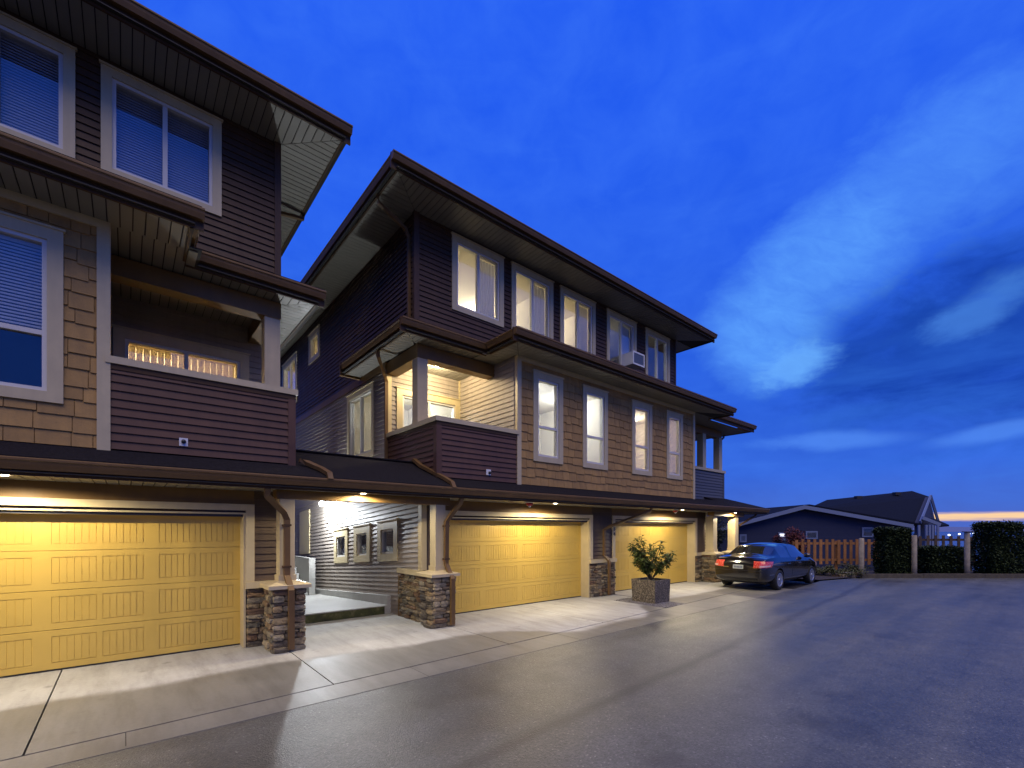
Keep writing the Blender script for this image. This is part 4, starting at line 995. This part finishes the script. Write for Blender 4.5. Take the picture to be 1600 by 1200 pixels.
me = bpy.data.meshes.new('body'); me.from_pydata(vs, [], fs)
for k in ('car_paint', 'car_glass', 'car_glass', 'black_plastic'): me.materials.append(MAT[k])
me.polygons.foreach_set('material_index', fm)
bm = bmesh.new(); bm.from_mesh(me); bmesh.ops.recalc_face_normals(bm, faces=bm.faces)
cl = bm.edges.layers.float.get('crease_edge') or bm.edges.layers.float.new('crease_edge')
for e in bm.edges:
    ks = {v.index % M2 for v in e.verts}; kk = {q if q < m else M2-q for q in ks}
    if kk == {5}: e[cl] = .55
    if kk == {4}: e[cl] = .35
    f2 = [f.material_index for f in e.link_faces]
    if len(f2) == 2 and f2[0] != f2[1]: e[cl] = max(e[cl], .5)
bm.to_mesh(me); bm.free()
tmp = bpy.data.objects.new('tmp', me); col.objects.link(tmp)
sub = tmp.modifiers.new('s', 'SUBSURF'); sub.levels = 3; sub.render_levels = 3
cut_o = []
for (wx, s_) in ((-1.32, 1), (-1.32, -1), (1.36, 1), (1.36, -1)):
    cm = bpy.data.meshes.new('c'); bm = bmesh.new(); bmesh.ops.create_cone(bm, cap_ends=True, segments=40, radius1=.36, radius2=.36, depth=.5, matrix=Matrix.Translation((wx, s_*.86, .33)) @ Matrix.Rotation(R(90), 4, 'X')); bm.to_mesh(cm); bm.free()
    for _ in range(4): cm.materials.append(MAT['black_plastic'])
    for p in cm.polygons: p.material_index = 3
    co = bpy.data.objects.new('c', cm); col.objects.link(co); cut_o.append(co)
    bo = tmp.modifiers.new('b', 'BOOLEAN'); bo.operation = 'DIFFERENCE'; bo.object = co; bo.solver = 'EXACT'
dg = bpy.context.evaluated_depsgraph_get(); ev = bpy.data.meshes.new_from_object(tmp.evaluated_get(dg))
for o in cut_o + [tmp]: bpy.data.objects.remove(o)
bm = bmesh.new(); bm.from_mesh(ev); BV = BVHTree.FromBMesh(bm)
def carve(name, pred, mat):
    vmap = {}; vv, ff = [], []
    for f in bm.faces:
        if not pred(f): continue
        idx = []
        for v in f.verts:
            if v.index not in vmap: vmap[v.index] = len(vv); vv.append(CARM @ v.co)
            idx.append(vmap[v.index])
        ff.append(tuple(idx))
    if not ff: return None
    o = mesh(name, CAR, mat, vv, ff, True); return o
bm.verts.index_update(); bm.faces.index_update()
carve('body', lambda f: f.material_index == 0, 'car_paint')
carve('wheel_arch', lambda f: f.material_index == 3, 'black_plastic')
gl = lambda f: f.material_index in (1, 2)
for s_, nm in ((1, 'side_window'), (-1, 'side_window')):
    carve(nm, lambda f, s_=s_: f.material_index == 1 and f.calc_center_median().y*s_ > 0 and f.calc_center_median().x < -.3, 'car_glass')
    carve(nm, lambda f, s_=s_: f.material_index == 1 and f.calc_center_median().y*s_ > 0 and f.calc_center_median().x > -.3, 'car_glass')
carve('rear_window', lambda f: f.material_index == 2 and f.calc_center_median().x < 0, 'car_glass')
carve('windscreen', lambda f: f.material_index == 2 and f.calc_center_median().x > 0, 'car_glass')
def patch(name, mat, outline, origin_fn, direction, off=.006, parent=CAR, nu=10, nv=6):
    """a sheet laid on the body by projection; outline: four (a,b) corners"""
    vv, ff = [], []
    (a0, b0), (a1, b1), (a2, b2), (a3, b3) = outline
    for j in range(nv+1):
        v_ = j/nv
        for i in range(nu+1):
            u = i/nu
            a = (a0*(1-u)+a1*u)*(1-v_)+(a3*(1-u)+a2*u)*v_; b = (b0*(1-u)+b1*u)*(1-v_)+(b3*(1-u)+b2*u)*v_
            p = origin_fn(a, b); h = BV.ray_cast(Vector(p), Vector(direction), 4)
            q = h[0] if h[0] else Vector(p)+Vector(direction)*1.2
            nrm = h[1] if h[0] else -Vector(direction)
            vv.append(CARM @ (q+nrm*off))
    for j in range(nv):
        for i in range(nu): k = j*(nu+1)+i; ff.append((k, k+1, k+nu+2, k+nu+1))
    return mesh(name, parent, mat, vv, ff, True)
rear = lambda a, b: (-3.0, a, b); RD = (1, 0, 0)
for s_ in (1, -1):
    diag = Vector((.62, -s_*.78, 0)).normalized()
    def corner(a, b, s_=s_, diag=diag): return Vector((-2.05, s_*.66, b)) - diag*1.2 + Vector((diag.y, -diag.x, 0))*a*s_
    tl = patch('tail_light', 'tail_red', [(-.25, .745), (.27, .71), (.22, .915), (-.36, .905)], corner, diag, .010)
    patch('reverse_lamp', 'tail_clear', [(-.17, .76), (.14, .735), (.14, .785), (-.20, .80)], corner, diag, .014, tl)
patch('bumper_seam', 'black_plastic', [(-.80, .615), (.80, .615), (.80, .63), (-.80, .63)], rear, RD, .004, nu=20, nv=1)
patch('bumper_insert', 'black_plastic', [(-.55, .28), (.55, .28), (.60, .40), (-.60, .40)], rear, RD, .004, nu=16, nv=2)
pl = patch('number_plate', 'plate', [(-.16, .665), (.16, .665), (.16, .79), (-.16, .79)], rear, RD, .012, nu=4, nv=2)
for k in range(6):
    a = -.125+k*.044; patch('plate_mark', 'plate_ink', [(a, .695), (a+.026, .695), (a+.026, .755), (a, .755)], rear, RD, .016, pl, 1, 1)
em = patch('emblem', 'chrome', [(-.045, .86), (-.028, .86), (-.034, .935), (-.053, .935)], rear, RD, .012, nu=1, nv=2)
patch('emblem_bar', 'chrome', [(.028, .86), (.045, .86), (.053, .935), (.034, .935)], rear, RD, .012, em, 1, 2)
patch('emblem_bar', 'chrome', [(-.04, .893), (.04, .893), (.04, .907), (-.04, .907)], rear, RD, .012, em, 2, 1)
patch('model_badge', 'chrome', [(.30, .70), (.47, .70), (.47, .725), (.30, .725)], rear, RD, .010, nu=3, nv=1)
for s_ in (1, -1):
    sd = lambda a, b, s_=s_: (a, s_*2.0, b); SD = (0, -s_, 0)
    for x0, x1 in ((-.335, -.325), (.88, .89)): patch('door_seam', 'black_plastic', [(x0, .27), (x1, .27), (x1, .93), (x0, .93)], sd, SD, .003, nu=1, nv=10)
    patch('door_seam', 'black_plastic', [(-1.02, .30), (-1.01, .30), (-1.17, .93), (-1.18, .93)], sd, SD, .003, nu=1, nv=10)
    patch('side_moulding', 'chrome', [(-.93, .345), (.95, .345), (.95, .362), (-.93, .362)], sd, SD, .008, nu=20, nv=1)
    patch('rear_moulding', 'chrome', [(-2.0, .50), (-1.72, .50), (-1.72, .515), (-2.0, .515)], sd, SD, .008, nu=6, nv=1)
    for x in (-.62, .22):
        h = BV.ray_cast(Vector((x, s_*2, .80)), Vector((0, -s_, 0)), 3)[0] or Vector((x, s_*.87, .8))
        lathe('door_handle', CAR, 'car_paint', [(.005, -.10), (.016, -.09), (.018, 0), (.016, .09), (.005, .10)], CARM @ Matrix.Translation(h+Vector((0, s_*.02, 0))) @ Matrix.Rotation(R(90), 4, 'Y'), 10)
    mr = lathe('wing_mirror', CAR, 'car_paint', [(.01, -.10), (.06, -.085), (.08, 0), (.06, .085), (.01, .10)], CARM @ Matrix.Translation((.72, s_*.93, 1.02)) @ Matrix.Rotation(R(90), 4, 'X') @ Matrix.Diagonal((.8, .95, 1, 1)), 14)
    fr_ = patch('head_light', 'tail_clear', [(1.75, .66), (2.12, .62), (2.05, .73), (1.80, .78)], sd, SD, .006)
for wx in (-1.32, 1.36):
    for s_ in (1, -1):
        mw = CARM @ Matrix.Translation((wx, s_*.775, .318)) @ Matrix.Rotation(-s_*R(90), 4, 'X')
        ty = lathe('wheel', CAR, 'tyre', [(.21, -.095), (.295, -.10), (.314, -.075), (.318, 0), (.314, .075), (.295, .10), (.215, .095), (.205, .05)], mw, 36)
        lathe('rim', ty, 'black_plastic', [(.205, .06), (.19, .045), (.05, .05), (.01, .05)], mw, 30)
        vv, ff = [], []
        for k in range(9):
            a = 2*math.pi*k/9; kq = len(vv)
            for (r_, wd, z) in ((.03, .026, .082), (.20, .038, .086)):
                for q in (-1, 1):
                    for zz in (z, z-.03): vv.append(mw @ Vector((r_*math.cos(a)-q*wd*math.sin(a), r_*math.sin(a)+q*wd*math.cos(a), zz)))
            ff += [tuple(i+kq for i in f) for f in HF]
        mesh('spokes', ty, 'rim', vv, ff)
        lathe('rim_ring', ty, 'rim', [(.185, .070), (.186, .092), (.212, .096), (.214, .06)], mw, 36)
        lathe('hub_cap', ty, 'rim', [(.055, .07), (.05, .092), (.02, .096), (.004, .096)], mw, 16)
bm.free()
boxes('underbody', CAR, 'black_plastic', [(15.1, 18.9, 5.75, 7.05, .20, .40)])
boxes('cabin_floor', CAR, 'black_plastic', [(15.7, 18.2, 5.85, 6.95, .5, .75)])
for x in (16.45, 17.35):
    for y in (6.05, 6.80): boxes('seat', CAR, 'dark', [(x, x+.12, y-.22, y+.22, .7, 1.08), (x+.02, x+.09, y-.11, y+.11, 1.10, 1.22)])

# ------------------------------------------------------------------ fence, posts, hedges, kerb
def oriented(name, parent, mat, cx, cy, lx, ly, z0, z1, rz): 
    mw = Matrix.Translation((cx, cy, (z0+z1)/2)) @ Matrix.Rotation(rz, 4, 'Z') @ Matrix.Diagonal((lx, ly, z1-z0, 1))
    return link(name, unit('box', mat), parent, mw)
RZ = math.atan2(-CH, SH)           # kerb runs square to the view
kerb = tag(link('timber_kerb', None, None), kind='structure')
for i in range(6):
    a = i*2.4; c0 = kb(a+1.2+.05)
    oriented('kerb_timber', kerb, 'timber', c0[0]+CH*.07, c0[1]+SH*.07, 2.385, .15, -.05, .15+.006*(i % 2), RZ)
bed = []
sheet('planting_bed', 'mulch', [(19.6, 5.66), kb(-.3), (kb(-.3)[0]+CH*.15, kb(-.3)[1]+SH*.15), (kb(14.5)[0]+CH*.15, kb(14.5)[1]+SH*.15), (kb(14.5)[0]+CH*2.4, kb(14.5)[1]+SH*2.4), (kb(-4)[0]+CH*3.2, kb(-4)[1]+SH*3.2), (19.4, 8.2)], .03)
def timber_post(px, d, top_y, label):
    x, y = cr(px, d); z = 1.9+(827-top_y)*d/717
    P = tag(lathe('timber_post', None, 'post_wood', [(.092, -.1), (.09, .5), (.088, z-.02), (.075, z), (.01, z+.004)], Matrix.Translation((x, y, 0)), 16), label, 'post'); return P
timber_post(1346, 18.35, 841, 'pale round timber post where the kerb begins, in front of the orange pickets')
timber_post(1428.5, 18.35, 836.5, 'weathered round timber post between the tall clipped hedge and the low hedge')
timber_post(1511, 18.35, 831.5, 'pale round timber post with flat dark cap beside the low hedge')
x, y = cr(1511, 18.35); cpz = 1.9-4.5*18.35/717
oriented('post_cap', None, 'cedar_dark', x, y, .22, .22, cpz, cpz+.03, RZ); bpy.context.view_layer.update()
capo = [o for o in col.objects if o.name.startswith('post_cap')][0]; po = [o for o in col.objects if o.name.startswith('timber_post')][-1]; capo.parent = po; capo.matrix_parent_inverse = W[po].inverted()
def fence(label, px0, px1, d, ytop, ybot, mat, n, rails):
    f = thing('picket_fence', label, 'fence', (*cr((px0+px1)/2, d), 0))
    zt = 1.9+(827-ytop)*d/717; zb = 1.9+(827-ybot)*d/717
    for i in range(n):
        x, y = cr(px0+(px1-px0)*(i+.5)/n, d); oriented('picket', f, mat, x, y, .125, .022, zb+rnd.uniform(-.02, .02), zt+rnd.uniform(-.02, .02), RZ)
    c_ = cr((px0+px1)/2, d+.06); ln = (px1-px0)/717*d
    for z in rails: oriented('rail', f, mat, c_[0], c_[1], ln, .045, z, z+.10, RZ)
    for px in (px0, (px0+px1)/2, px1):
        x, y = cr(px, d+.14); oriented('fence_post', f, mat, x, y, .10, .10, zb-.5, zt-.06, RZ)
fence('orange-lit cedar picket fence in front of the blue neighbouring house', 1240, 1372, 20.5, 843, 882, 'cedar', 14, (.48, 1.22))
fence('dark picket fence behind the low hedge, open to the water view', 1432, 1600, 20.5, 837, 885, 'cedar_dark', 14, (.35, 1.38))
def hedge(name, label, px0, px1, d, y0, dep, n, mat='hedge_leaf', cat='hedge', jit=.06, lsz=.07):
    H_ = thing(name, label, cat, (*cr((px0+px1)/2, d+dep/2), 0))
    zt = 1.9+(827-y0)*d/717; vs, fs = [], []; L_ = (px1-px0)/717*d; c_ = Vector((*cr((px0+px1)/2, d+dep/2), 0)); ax = Vector((SH, -CH, 0)); ay = Vector((CH, SH, 0))
    for _ in range(n):
        u, v_, z = rnd.uniform(-.5, .5), rnd.uniform(-.5, .5), rnd.random()
        f = rnd.random()
        if f < .44: v_ = -.5+abs(rnd.gauss(0, .06))
        elif f < .60: z = 1-abs(rnd.gauss(0, .03))
        elif f < .90: u = -.5+abs(rnd.gauss(0, .05))
        elif f < .95: u = .5-abs(rnd.gauss(0, .05))
        bul = 1+.05*math.sin(z*9+u*5)
        p = c_+ax*(u*L_*bul+rnd.gauss(0, jit*.5))+ay*(v_*dep*bul+rnd.gauss(0, jit*.5))+Vector((0, 0, .02+z*(zt+rnd.gauss(0, jit*.6)+.04*math.sin(u*14))))
        leaf(p, Vector((rnd.uniform(-1, 1), rnd.uniform(-1, 1), rnd.uniform(-.4, 1))), rnd.uniform(.6, 1.2)*lsz*1.5, lsz*.45, vs, fs)
    mesh('foliage', H_, mat, vs, fs)
    oriented('stem_core', H_, 'hedge_leaf', c_.x, c_.y, L_*.5, dep*.35, .02, zt*.75, RZ)
hedge('hedge', 'tall clipped dark hedge between the orange pickets and a round post', 1375, 1415, 18.5, 829, .75, 14000)
hedge('hedge', 'low clipped hedge between two pale round posts', 1441, 1502, 18.7, 858, .7, 11000)
hedge('hedge', 'broad tall clipped hedge beside the capped post', 1534, 1584, 18.3, 820, .85, 16000)
def bush(name, label, x, y, z, r_, h, n, mat, lsz, cat='bush', trunk=False):
    b_ = thing(name, label, cat, (x, y, z)); vs, fs = [], []
    cl_ = [(Vector((rnd.gauss(0, .45), rnd.gauss(0, .45), rnd.uniform(.15, .95))), rnd.uniform(.25, .5)) for _ in range(9)]
    for _ in range(n):
        c0, cr_ = rnd.choice(cl_); q = Vector((rnd.gauss(0, 1), rnd.gauss(0, 1), rnd.gauss(0, 1))).normalized()*cr_*rnd.random()**.4
        p = Vector((x+(c0.x+q.x)*r_, y+(c0.y+q.y)*r_, z+max(.02, (c0.z+q.z*.6))*h)); leaf(p, Vector((rnd.uniform(-1, 1), rnd.uniform(-1, 1), rnd.uniform(-.6, .8))), rnd.uniform(.7, 1.3)*lsz, lsz*.3, vs, fs)
    mesh('crown', b_, mat, vs, fs)
    vs, fs = [], []
    for c0, _ in cl_:
        p, q = Vector((x, y, z-.1)), Vector((x+c0.x*r_, y+c0.y*r_, z+c0.z*h)); k = len(vs); d = (q-p).normalized(); s_ = d.orthogonal().normalized(); t2 = d.cross(s_)
        for c_, rr in ((p, .03*h), (q, .008*h)): vs += [c_+(s_*math.cos(a)+t2*math.sin(a))*rr for a in (0, 1.57, 3.14, 4.71)]
        fs += [(k+i, k+(i+1) % 4, k+4+(i+1) % 4, k+4+i) for i in range(4)]
    mesh('trunk', b_, 'bark', vs, fs)
bush('bush', 'dark red leaved bush rising behind the sedan and fence', *cr(1240, 21.3), 0, .85, 1.75, 2600, 'red_leaf', .10)
bush('bush', 'olive green ground shrub in the bed beside the front bumper', *cr(1295, 18.6), 0.03, .75, .42, 1800, 'weed_leaf', .08)
bush('bush', 'straggly low yellowing shrub at the end of the timber kerb', *cr(1330, 19.6), 0.03, .65, .35, 1000, 'weed_leaf', .08)
bush('bush', 'dark leafy shrub rising past the porch posts', *cr(1112, 27), -.4, 1.2, 3.1, 2600, 'tree_leaf', .14)
bush('bush', 'thin dark tree top seen between the porch posts', *cr(1133, 40), -2.5, 2.0, 5.2, 1700, 'tree_leaf', .22)
bush('bush', 'small dark shrub at the end of the fence', *cr(1598, 19.5), 0, .7, 1.6, 2000, 'hedge_leaf', .08)
for i, (px, d, s_) in enumerate(((1318, 18.15, .17), (1325, 18.5, .22), (1307, 18.3, .14), (1333, 18.1, .13), (1340, 18.6, .2))):
    x, y = cr(px, d); me_ = STONES[i]; o = link('rock', me_, None, Matrix.Translation((x, y, s_*.28)) @ Matrix.Rotation(i*1.1, 4, 'Z') @ Matrix.Diagonal((s_*2, s_*1.4, s_*.9, 1)))
    tag(o, 'rough garden rock lying in the planting bed by the kerb end', 'rock', 'rocks in the planting bed')

# ------------------------------------------------------------------ neighbouring house
NH = thing('neighbour_house', 'low blue house with pale bargeboards and steep rear gable beyond the picket fence', 'house', (*cr(1300, 30), -1.5))
def P3(px, py, d): x, y = cr(px, d); return Vector((x, y, 1.9+(827-py)*d/717))
def solid(name, parent, mat, pts, depth):
    """polygon facing the view, given real thickness away from it"""
    off = Vector((CH, SH, 0))*depth; n = len(pts); v = list(pts)+[p+off for p in pts]
    return mesh(name, parent, mat, v, [tuple(range(n)), tuple(range(n, 2*n))]+[(i, (i+1) % n, n+(i+1) % n, n+i) for i in range(n)])
D1 = 30
wl2 = solid('wall', NH, 'house_blue', [P3(1095, 900, D1), P3(1424, 900, D1), P3(1424, 821, D1), P3(1258, 792, D1), P3(1095, 834, D1)], 8)
# lap boards on the gable wall
for i in range(30):
    zz = -1.1+i*.16; py = 827-(zz-1.9)*717/D1; 
    if py < 795: break
    xl = 1095 if py > 834 else 1258-(py-792)*163/42; xr = 1423 if py > 821 else 1258+(py-792)*166/29
    a, b = P3(xl+3, py, D1-.02), P3(xr-3, py, D1-.02); c_ = (a+b)/2
    oriented('wall_board', wl2, 'house_blue', c_.x, c_.y, (b-a).length, .03, zz-.15, zz, RZ)
def slope_roof(name, a, b, th, over, depth, mat='roofing_far'):
    n_ = Vector((0, 0, th)); o1 = Vector((CH, SH, 0)); v = [a-o1*over, b-o1*over, b+o1*depth, a+o1*depth]
    return mesh(name, NH, mat, v+[p+n_ for p in v], [(0, 1, 2, 3), (7, 6, 5, 4)]+[(i, (i+1) % 4, 4+(i+1) % 4, 4+i) for i in range(4)])
r1 = slope_roof('roof', P3(1258, 791, D1), P3(1429, 820.5, D1), .10, .45, 8); r2 = slope_roof('roof', P3(1258, 790.9, D1), P3(1080, 837, D1), .10, .45, 8)
for r_, a, b in ((r1, P3(1258, 789.5, D1-.5), P3(1428, 819.5, D1-.5)), (r2, P3(1258, 789.4, D1-.5), P3(1080, 836, D1-.5))):
    dn = Vector((0, 0, -.24)); off = Vector((CH, SH, 0))*.05
    v = [a, b, b+dn, a+dn]; mesh('bargeboard', r_, 'house_trim', v+[p+off for p in v], [(0, 1, 2, 3), (7, 6, 5, 4)]+[(i, (i+1) % 4, 4+(i+1) % 4, 4+i) for i in range(4)])
# main roof behind, with its gable end seen obliquely
D2 = 33
Q = [P3(1292, 781, D2+6), P3(1425, 767, D2+6), P3(1452, 776, D2+4), P3(1434, 820, D2-1), P3(1250, 800, D2-1)]
mr_ = mesh('main_roof', NH, 'roofing_far', Q+[q+Vector((0, 0, -.12)) for q in Q], [(0, 1, 2, 3, 4), (9, 8, 7, 6, 5)]+[(i, (i+1) % 5, 5+(i+1) % 5, 5+i) for i in range(5)])
for px, py in ((1341, 777), (1401, 771)):
    c_ = P3(px, py, D2+4.2); oriented('roof_vent', mr_, 'dark', c_.x, c_.y, .45, .35, c_.z-.15, c_.z+.10, RZ)
g_ = [P3(1452, 777, D2+3.8), P3(1461, 812, D2+6), P3(1463, 900, D2+6), P3(1434, 900, D2-.9), P3(1436, 818, D2-.9)]
ge = mesh('gable_wall', NH, 'house_blue', g_+[q+Vector((-.3, .2, 0)) for q in g_], [(0, 1, 2, 3, 4), (9, 8, 7, 6, 5)]+[(i, (i+1) % 5, 5+(i+1) % 5, 5+i) for i in range(5)])
def bar(name, parent, mat, a, b, w_, th=.08):
    d = (b-a).normalized(); s_ = Vector((CH, SH, 0)); t2 = d.cross(s_).normalized()
    v = [a-t2*w_/2, b-t2*w_/2, b+t2*w_/2, a+t2*w_/2]; return mesh(name, parent, mat, [p-s_*.1 for p in v]+[p+s_*(th-.1) for p in v], [(0, 1, 2, 3), (7, 6, 5, 4)]+[(i, (i+1) % 4, 4+(i+1) % 4, 4+i) for i in range(4)])
bar('bargeboard', ge, 'house_trim', P3(1453, 775, D2+3.4), P3(1437, 816, D2-1.6), .20); bar('bargeboard', ge, 'house_trim', P3(1453, 775, D2+3.4), P3(1465, 815, D2+5), .22)
lr = [P3(1440, 807, D2-1.5), P3(1462, 811, D2+3), P3(1483, 820, D2+3), P3(1467, 821, D2-1.5)]
lo = mesh('porch_roof', NH, 'roofing_far', lr+[q+Vector((0, 0, -.12)) for q in lr], [(0, 1, 2, 3), (7, 6, 5, 4)]+[(i, (i+1) % 4, 4+(i+1) % 4, 4+i) for i in range(4)])
bar('bargeboard', lo, 'house_trim', P3(1440, 809, D2-1.7), P3(1468, 820, D2-1.7), .22)
for px in (1434.5, 1446, 1451, 1456, 1464): bar('porch_column', NH, 'house_trim', P3(px, 820, D2-2), P3(px, 900, D2-2), .14)
for px0, px1, y0, y1, lit in ((1157, 1165, 836, 846, 0), (1217, 1226, 833, 843, 1), (1260, 1276, 831, 841, 0), (1348, 1363, 825, 838, 0)):
    a, b = P3(px0, y1, D1-.08), P3(px1, y0, D1-.08); c_ = (a+b)/2; wd = (px1-px0)/717*D1
    f_ = oriented('window', NH, 'house_trim', c_.x, c_.y, wd+.10, .06, a.z-.05, b.z+.05, RZ)
    oriented('pane', f_, 'window_glow' if lit else 'glass_sky', c_.x-CH*.04, c_.y-SH*.04, wd-.08, .02, a.z+(.04 if not lit else (b.z-a.z)*.5), b.z-.04, RZ)
# ------------------------------------------------------------------ far shore across the water, with its lights
vs, fs = [], []; N_ = 90
for i in range(N_+1):
    a = HEAD+R(12)-R(75)*i/N_; dd = 9000; h = 30+70*(.5+.5*math.sin(i*.23))*(.6+.4*math.sin(i*.61+1))
    for (k, z) in ((1, -36), (1.12, h), (1.3, -36)): vs.append((dd*k*math.cos(a), dd*k*math.sin(a), z))
for i in range(N_):
    for k in range(2): fs.append((i*3+k, i*3+3+k, i*3+4+k, i*3+1+k))
tag(mesh('far_hills', None, 'far_shore', vs, fs, True), kind='structure')
for i, (px, py, r_) in enumerate(((1483, 836, .22), (1499, 834.5, .2), (1515, 834, .14), (1521, 833.5, .16), (1453, 850, .2), (1517, 865, .24), (1518, 870, .2))):
    c_ = P3(px, py, 90)
    lb = ('tiny bright lamp far beyond the dark pickets, just above their tops', 'tiny lamp past the flat-capped post, just above the fence rail', 'tiny lamp low beside the porch columns of the blue house', 'low bright lamp under the fence rail next to the flat-capped post')[(0, 0, 1, 1, 2, 3, 3)[i]]
    L_ = thing('distant_lamp', lb, 'lamp', (c_.x, c_.y, min(gz(c_.x, c_.y), c_.z-.5)), 'lamps on the slope below the fence')
    boxes('lamp_pole', L_, 'metal', [(c_.x-.05, c_.x+.05, c_.y-.05, c_.y+.05, min(gz(c_.x, c_.y), c_.z-.6), c_.z-.1)])
    lathe('lamp_head', L_, 'far_light', [(.02, -.8), (.6, -.6), (1, 0), (.6, .6), (.02, .8)], Matrix.Translation(c_) @ Matrix.Scale(r_, 4), 10)
